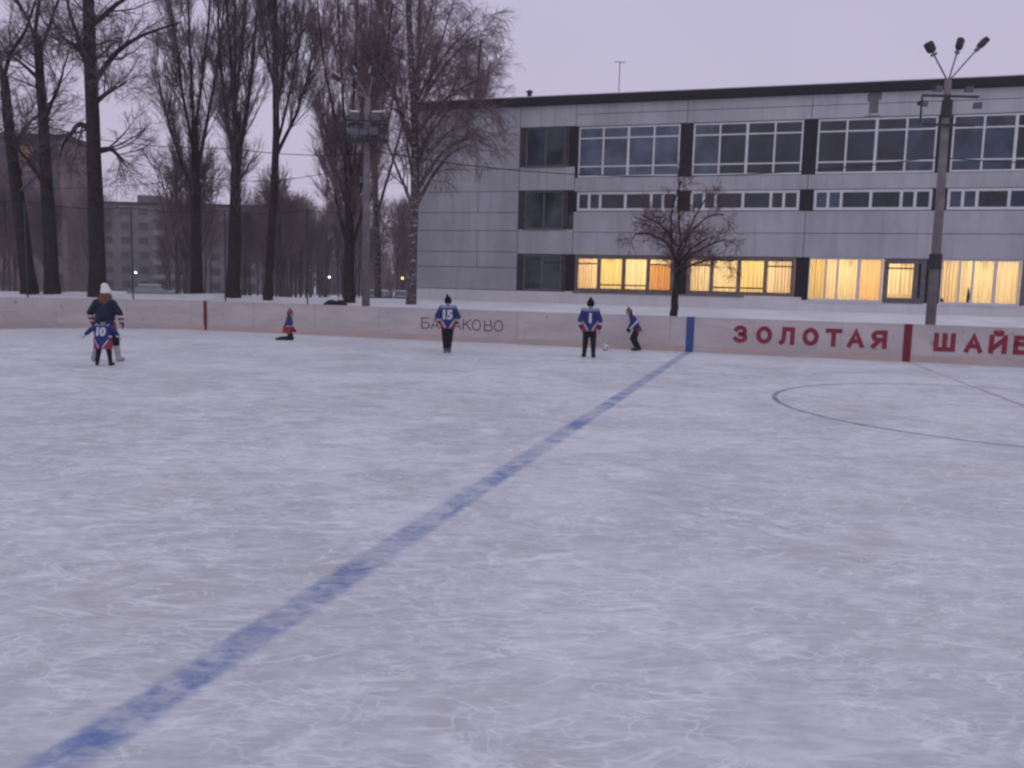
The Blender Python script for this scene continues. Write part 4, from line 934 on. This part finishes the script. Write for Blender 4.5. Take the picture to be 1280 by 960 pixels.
def hand_parts(w_, d, side, fwd, S, curl=.5, thumb=1):
    """palm, four fingers and a thumb; d = along the hand, side = across the knuckles"""
    d = Vector(d).normalized(); side = Vector(side); side = (side-d*side.dot(d)).normalized(); nrm = d.cross(side)
    if nrm.dot(Vector(fwd)) < 0: nrm = -nrm
    w_ = Vector(w_); out = []; k = S
    pe = w_+d*.052*k
    for s_ in (-1, -.33, .33, 1): out.append(capsule(w_+side*.012*k*s_, pe+side*.019*k*s_, .0095*k, .0085*k, 8))
    for s_, L in ((-1, .040), (-.33, .047), (.33, .045), (1, .036)):
        b0 = pe+side*.020*k*s_; d1 = (d+nrm*.25*curl).normalized(); b1 = b0+d1*L*.5*k; d2 = (d+nrm*1.1*curl).normalized(); b2 = b1+d2*L*.5*k
        out += [capsule(b0, b1, .0066*k, .0060*k, 8), capsule(b1, b2, .0060*k, .0050*k, 8)]
    t0 = w_+d*.014*k-side*.016*k*thumb; t1 = t0+(d*.7-side*thumb*.8+nrm*.3).normalized()*.026*k; t2 = t1+(d-side*thumb*.25+nrm*.4).normalized()*.022*k
    out += [capsule(t0, t1, .0085*k, .0070*k, 8), capsule(t1, t2, .0070*k, .0058*k, 8)]
    return out
def person(label, loc, yaw, S, J, hat, jersey_fn, number=None, boots='dark_boot', glove='black_knit', hair=None, legs='black_cloth', hemz=None, wide=1.0, skirt=None, boot_top=.07, collar=True, headfwd=(0, 1, 0), headscale=1.0, rim=-.030, dark=False):
    D = dict(pelvis=(0, 0, .52), chest=(0, 0, .72), neck=(0, -.005, .825), head=(0, .012, .905), shL=(-.105, 0, .795), shR=(.105, 0, .795), elL=(-.15, -.02, .63), elR=(.15, -.02, .63), wrL=(-.15, .05, .49), wrR=(.15, .05, .49),
             hipL=(-.052, 0, .50), hipR=(.052, 0, .50), knL=(-.058, .01, .275), knR=(.058, .01, .275), anL=(-.06, -.01, .05), anR=(.06, -.01, .05), footL=(-.25, 1, 0), footR=(.25, 1, 0))
    D.update(J); D = {k: Vector(v)*(1 if k.startswith('foot') else S) for k, v in D.items()}
    root = empty('person', loc, yaw); tag(root, label, 'person', 'players on the ice')
    side = (D['shR']-D['shL']); side.z = 0; side.normalize()
    hf = Vector(headfwd).normalized(); hs = S*headscale
    lerp = lambda a, b, t_: a+(b-a)*t_
    pe, chs, nk, hd = D['pelvis'], D['chest'], D['neck'], D['head']
    up = (chs-pe).normalized()
    # ---- body, one continuous skin
    B_ = [loft([(pe-up*.05*S, .075*S, .055*S), (pe, .088*S, .062*S), (lerp(pe, chs, .45), .074*S, .052*S), (chs, .092*S, .062*S), (lerp(chs, nk, .6), .095*S, .05*S), (lerp(chs, nk, .85), .055*S, .04*S), (nk, .034*S, .034*S)], side),
          capsule(nk-(nk-chs)*.15, hd-(hd-nk)*.2, .034*S, .033*S)]
    zq = Vector((0, 0, 1)); hx = hf.cross(zq).normalized(); hz = hx.cross(hf); HM = Matrix((hx, hf, hz)).transposed()
    B_ += [ellip(hd, .052*hs, .062*hs, .073*hs, HM), ellip(hd+HM @ Vector((0, .020, -.032))*hs, .040*hs, .044*hs, .045*hs, HM),
           capsule(hd+HM @ Vector((0, .058, .005))*hs, hd+HM @ Vector((0, .070, -.014))*hs, .007*hs, .010*hs, 8),
           capsule(hd+HM @ Vector((-.012, .056, -.040))*hs, hd+HM @ Vector((.012, .056, -.040))*hs, .006*hs, .006*hs, 8)]
    for s_ in (-1, 1): B_.append(ellip(hd+HM @ Vector((s_*.053, -.004, -.008))*hs, .009*hs, .014*hs, .020*hs, HM))
    for q in 'LR':
        B_ += [capsule(D['sh'+q], D['el'+q], .036*S, .028*S), capsule(D['el'+q], D['wr'+q], .028*S, .018*S), capsule(D['hip'+q], D['kn'+q], .058*S, .040*S), capsule(D['kn'+q], D['an'+q], .040*S, .024*S)]
        B_ += hand_parts(D['wr'+q]+(D['wr'+q]-D['el'+q]).normalized()*.008*S, D['wr'+q]-D['el'+q], (0, 1, 0), (1 if q == 'L' else -1, 0, 0), S, .7, -1)
        fd = D['foot'+q].normalized(); an = D['an'+q]; B_ += [capsule(an, an+fd*.08*S-Vector((0, 0, .025*S)), .022*S, .017*S)]
    me = fuse('body', B_, .0065*max(S, 1.0), 2)
    wrs = [D['wrL'], D['wrR']]
    def bf(x, y, z):
        p = Vector((x, y, z))
        if any((p-w_).length < .16*S and (p-w_).dot((w_-D['el'+q])) > -.01*S*S*.1 for w_, q in zip(wrs, 'LR')): return 1
        return 0
    paint(me, bf)
    body = link('body', me, [M['skin'], M[glove]], root, True)
    ey = MB()
    for s_ in (-1, 1): ey.add(*ellip(hd+HM @ Vector((s_*.020, .058, .008))*hs, .0065*hs, .005*hs, .0055*hs, HM, 8, 6))
    ey.build('eyes', M['eye'], body, True)
    # ---- jersey
    hz_ = hemz if hemz is not None else .43
    hem = pe-up*(pe.z-hz_*S if abs(up.z) > .9 else .09*S)
    Jp = [loft([(hem, .125*S*wide, .092*S*wide), (lerp(hem, pe, .6), .122*S*wide, .090*S*wide), (lerp(pe, chs, .45), .115*S*wide, .082*S*wide), (chs, .120*S*wide, .085*S), (lerp(chs, nk, .55), .112*S, .068*S), (lerp(chs, nk, .82), .075*S, .056*S), (lerp(chs, nk, 1.02), .046*S, .044*S)], side)]
    for q in 'LR':
        sh = D['sh'+q]; el = D['el'+q]; wr = D['wr'+q]
        Jp += [capsule(lerp(sh, chs, .15), sh, .058*S, .054*S), capsule(sh, el, .054*S, .047*S), capsule(el, lerp(el, wr, .93), .047*S, .038*S)]
    jm = fuse('jersey', Jp, .0075*max(S, 1.0), 3); paint(jm, lambda x, y, z: jersey_fn(x/S, y/S, z/S))
    link('jersey', jm, [M['dark_blue_cloth' if dark else 'blue_cloth'], M['white_cloth'], M['red_cloth'], M['grey_blue_cloth']], root, True)
    # ---- trousers
    T_ = [loft([(pe-up*.07*S, .085*S, .068*S), (pe, .096*S, .072*S), (lerp(pe, chs, .3), .085*S, .062*S)], side)]
    for q in 'LR': T_ += [capsule(D['hip'+q], D['kn'+q], .068*S, .050*S), capsule(D['kn'+q], lerp(D['kn'+q], D['an'+q], 1-boot_top), .050*S, .036*S)]
    if skirt: T_.append(loft([(Vector((0, pe.y, skirt*S)), .16*S, .12*S), (lerp(pe, Vector((0, pe.y, skirt*S)), .5), .14*S, .10*S), (pe, .11*S, .085*S)], side))
    link('trousers', fuse('trousers', T_, .0085*max(S, 1.0), 3), M[legs], root, True)
    # ---- boots
    for q in 'LR':
        an = D['an'+q]; fd = D['foot'+q].normalized(); kn = D['kn'+q]
        heel = an-fd*.018*S; sole = an.z-.046*S
        bp = [capsule(lerp(an, kn, boot_top*1.15), an, .040*S, .036*S), capsule(heel-Vector((0, 0, .012*S)), an+fd*.095*S-Vector((0, 0, .018*S)), .032*S, .027*S), capsule(an+fd*.02*S-Vector((0, 0, .026*S)), an+fd*.10*S-Vector((0, 0, .026*S)), .020*S, .020*S)]
        bme = fuse('boot', bp, .007*max(S, 1.0), 2); link('boot', bme, M[boots], root, True)
    # ---- hat
    if hat:
        hm = [ellip(hd+HM @ Vector((0, -.004, .016))*hs, .061*hs, .070*hs, .074*hs, HM)]
        kind, hmat = hat
        if kind == 'peak': hm += [capsule(hd+HM @ Vector((-.010, -.02, .075))*hs, hd+HM @ Vector((-.022, -.022, .125))*hs, .030*hs, .010*hs)]
        if kind == 'tall': hm += [capsule(hd+HM @ Vector((0, -.01, .05))*hs, hd+HM @ Vector((-.010, -.014, .108))*hs, .060*hs, .040*hs)]
        if kind == 'pom': hm += [ellip(hd+HM @ Vector((0, -.01, .10))*hs, .024*hs, .024*hs, .022*hs, HM)]
        hme = fuse('hat', hm, .007*max(S, 1.0), 2)
        bm = bmesh.new(); bm.from_mesh(hme); dl = [v for v in bm.verts if (HM.transposed() @ (v.co-hd)).z < (rim*hs if (HM.transposed() @ (v.co-hd)).y < .02*hs else max(.028, rim)*hs)]
        bmesh.ops.delete(bm, geom=dl, context='VERTS'); bm.to_mesh(hme); bm.free()
        ho = link('hat', hme, M[hmat], root, True); so_ = ho.modifiers.new('thick', 'SOLIDIFY'); so_.thickness = .004*S; so_.offset = 1
    if hair:
        hp = []
        if hair[0] == 'long':
            for x in (-.055, -.03, 0, .03, .055):
                hp += [capsule(hd+HM @ Vector((x*.9, -.045+.35*abs(x), -.01))*hs, hd+HM @ Vector((x*1.35, -.066+.3*abs(x), -.085))*hs, .030*hs, .026*hs)]
            hp += [capsule(hd+HM @ Vector((0, -.070, -.06))*hs, hd+HM @ Vector((.004, -.078, -.125))*hs, .026*hs, .014*hs)]
        else:
            hp += [ellip(hd+HM @ Vector((0, -.014, .012))*hs, .057*hs, .060*hs, .072*hs, HM), ellip(hd+HM @ Vector((0, -.03, -.02))*hs, .050*hs, .042*hs, .05*hs, HM)]
        link('hair', fuse('hair', hp, .007*max(S, 1.0), 2), M[hair[1]], root, True)
    if collar:
        link('scarf', fuse('scarf', [capsule(lerp(chs, nk, .93), lerp(chs, nk, 1.12), .047*S, .042*S)], .007*max(S, 1), 2), M['grey_blue_cloth' if collar is True else collar], root, True)
    if number:
        tme = text_mesh(number, .155*S, .012*S, 0.0, .95); bm = bmesh.new(); bm.from_mesh(tme); bmesh.ops.triangulate(bm, faces=bm.faces); bmesh.ops.subdivide_edges(bm, edges=bm.edges, cuts=3, use_grid_fill=True)
        x0 = min(v.co.x for v in bm.verts); x1 = max(v.co.x for v in bm.verts); bv = BVHTree.FromPolygons([v.co for v in jm.vertices], [tuple(p.vertices) for p in jm.polygons]); zc = .605*S
        for v in bm.verts:
            x = (v.co.x-(x0+x1)/2); z = zc+v.co.y
            h_ = bv.ray_cast(Vector((x, -2, z)), Vector((0, 1, 0)))
            v.co = Vector((x, (h_[0].y if h_[0] is not None else -.07*S)-.007, z))
        bm.normal_update(); bm.to_mesh(tme); bm.free(); link('number', tme, M['white_cloth'], root)
    return root
def jersey_std(hem):
    def fn(x, y, z):
        ax = abs(x); t_ = hem+.005+max(0, (ax-.035))*1.55       # chevron rising to the sides
        if ax > .135:                                           # sleeves
            if z > .60: return 0
            if z > .565: return 1
            if z > .535: return 2
            return 2 if z < .50 else 0
        if z < t_: return 2
        if z < t_+.035 and ax > .03: return 1
        if z > .79: return 3
        return 0
    return fn
person('player in blue jersey number 15 and pointed black hat standing at the thin lettering', (-1.78, 22.76, 0), math.radians(3), 1.53,
       dict(elL=(-.185, -.03, .645), elR=(.185, -.03, .645), wrL=(-.135, .075, .525), wrR=(.135, .075, .525), anL=(-.036, -.01, .05), anR=(.030, .0, .05), knL=(-.05, .01, .275), knR=(.046, .012, .275), footL=(-.1, 1, 0), footR=(.15, 1, 0)),
       ('peak', 'black_knit'), jersey_std(.43), '15', 'grey_boot', 'black_knit', wide=1.06)
person('player in blue jersey with one digit number, standing legs apart just left of the ball', (2.03, 22.34, 0), math.radians(-4), 1.56,
       dict(elL=(-.165, -.03, .64), elR=(.165, -.03, .64), wrL=(-.145, .03, .505), wrR=(.165, .02, .50), anL=(-.082, -.01, .05), anR=(.072, -.02, .05), knL=(-.068, .015, .275), knR=(.066, .012, .275)),
       ('pom', 'black_knit'), jersey_std(.45), '1', 'dark_boot', 'maroon_knit', hemz=.45)
person('small child in blue jersey number 10 with arms spread before the person in white hat', (-8.33, 17.04, 0), math.radians(4), 1.03,
       dict(elL=(-.235, .0, .70), elR=(.225, .0, .69), wrL=(-.335, .03, .615), wrR=(.275, .05, .585), chest=(0, .0, .70), neck=(0, 0, .80), head=(0, .012, .895), shL=(-.12, 0, .775), shR=(.12, 0, .775), anL=(-.125, -.01, .05), anR=(.135, -.01, .05), knL=(-.10, .02, .27), knR=(.105, .02, .27), hipL=(-.065, 0, .49), hipR=(.065, 0, .49)),
       ('plain', 'navy_knit'), jersey_std(.345), '10', 'dark_boot', 'skin', hemz=.335, wide=1.45, headscale=1.12)
def jersey_adult(x, y, z):
    if abs(x) > .13:
        if .60 < z < .63 or .54 < z < .565: return 1
        if .565 < z < .60 or z < .54: return 2
        return 0
    return 2 if z < .47 else 0
person('taller person in white knitted hat with long ginger hair behind the child number 10', (-8.72, 17.95, 0), math.radians(2), 1.57,
       dict(elL=(-.195, .0, .66), elR=(.195, .0, .66), wrL=(-.20, .06, .535), wrR=(.20, .06, .535), anL=(-.165, 0, .05), anR=(.165, 0, .05), knL=(-.12, .04, .27), knR=(.12, .04, .27), hipL=(-.07, 0, .49), hipR=(.07, 0, .49), chest=(0, .03, .71), neck=(0, .045, .815), head=(0, .055, .90)),
       ('tall', 'white_knit'), jersey_adult, None, 'pale_boot', 'navy_knit', ('long', 'ginger'), wide=1.15, hemz=.42, skirt=.27, boot_top=.62, collar='navy_knit', headscale=1.10, rim=.022, dark=True)
def jersey_walk(x, y, z):
    q = z-(.50-.55*(y+.02))
    if z < .50: return 2
    if abs((z-.62)+1.15*(y-.005)) < .030: return 1
    return 0
person('young player in maroon cap striding left along the boards towards the ball', (3.66, 25.35, 0), math.radians(82), 1.33,
       dict(pelvis=(0, -.05, .51), chest=(0, .045, .705), neck=(0, .10, .80), head=(0, .145, .875), shL=(-.10, .07, .775), shR=(.10, .07, .775), elL=(-.14, .035, .63), elR=(.135, .07, .63), wrL=(-.13, .095, .51), wrR=(.12, .13, .515),
            hipL=(-.05, -.05, .49), hipR=(.05, -.05, .49), knL=(-.055, .06, .29), knR=(.055, -.01, .275), anL=(-.055, -.05, .055), anR=(.055, -.125, .06), footL=(-.1, 1, 0), footR=(.1, 1, -.15)),
       ('pom', 'maroon_knit'), jersey_walk, None, 'dark_boot', 'black_knit', ('short', 'dark_hair'), wide=1.0, headfwd=(.05, 1, -.25), collar='navy_knit')
def jersey_kneel(x, y, z):
    if z < .345: return 2
    if abs(x) > .12 and z < .36: return 1
    return 0
person('child in dull pink hat kneeling on the ice near the far boards', (-7.02, 26.3, 0), math.radians(-68), 1.28,
       dict(pelvis=(0, -.03, .27), chest=(0, .01, .46), neck=(0, .02, .565), head=(0, .035, .645), shL=(-.105, 0, .535), shR=(.105, 0, .535), elL=(-.145, -.01, .39), elR=(.145, .02, .39), wrL=(-.125, .06, .28), wrR=(.125, .09, .28),
            hipL=(-.055, -.02, .255), hipR=(.055, -.02, .255), knL=(-.075, .06, .055), knR=(.075, .06, .055), anL=(-.07, -.20, .05), anR=(.07, -.17, .05), footL=(0, -1, -.05), footR=(0, -1, -.05)),
       ('pom', 'pink_knit'), jersey_kneel, None, 'dark_boot', 'black_knit', ('short', 'dark_hair'), hemz=.17, wide=1.3, collar='navy_knit', headscale=1.12)
bpy.data.scenes.remove(TMP)

# football
bm = bmesh.new(); bmesh.ops.create_icosphere(bm, subdivisions=4, radius=.109); bm2 = bmesh.new(); bmesh.ops.create_icosphere(bm2, subdivisions=1, radius=1.0); ax = [v.co.normalized() for v in bm2.verts]; bm2.free()
me = bpy.data.meshes.new('football'); bm.to_mesh(me); bm.free()
me.polygons.foreach_set('material_index', [1 if max(p.center.normalized().dot(a) for a in ax) > .945 else 0 for p in me.polygons])
o = link('football', me, [M['ball_white'], M['ball_black']], None, True); o.location = (2.76, 25.05, .109); o.rotation_euler = (.4, .3, .2)
tag(o, 'white football lying on the ice before the boards between two players', 'ball')

# ------------------------------------------------------------------ dusk haze over the whole place
m = bpy.data.materials.new('dusk_haze'); t = nodes(m)
pv = N(t, 'ShaderNodeVolumePrincipled', {'Color': (.93, .90, .97, 1), 'Density': .0008, 'Anisotropy': .0}); o_ = N(t, 'ShaderNodeOutputMaterial'); t.links.new(pv.outputs[0], o_.inputs['Volume'])
hz_o = MB().box(-850, 850, -850, 850, -4.5, 27).build('haze', m); hz_o['kind'] = 'stuff'
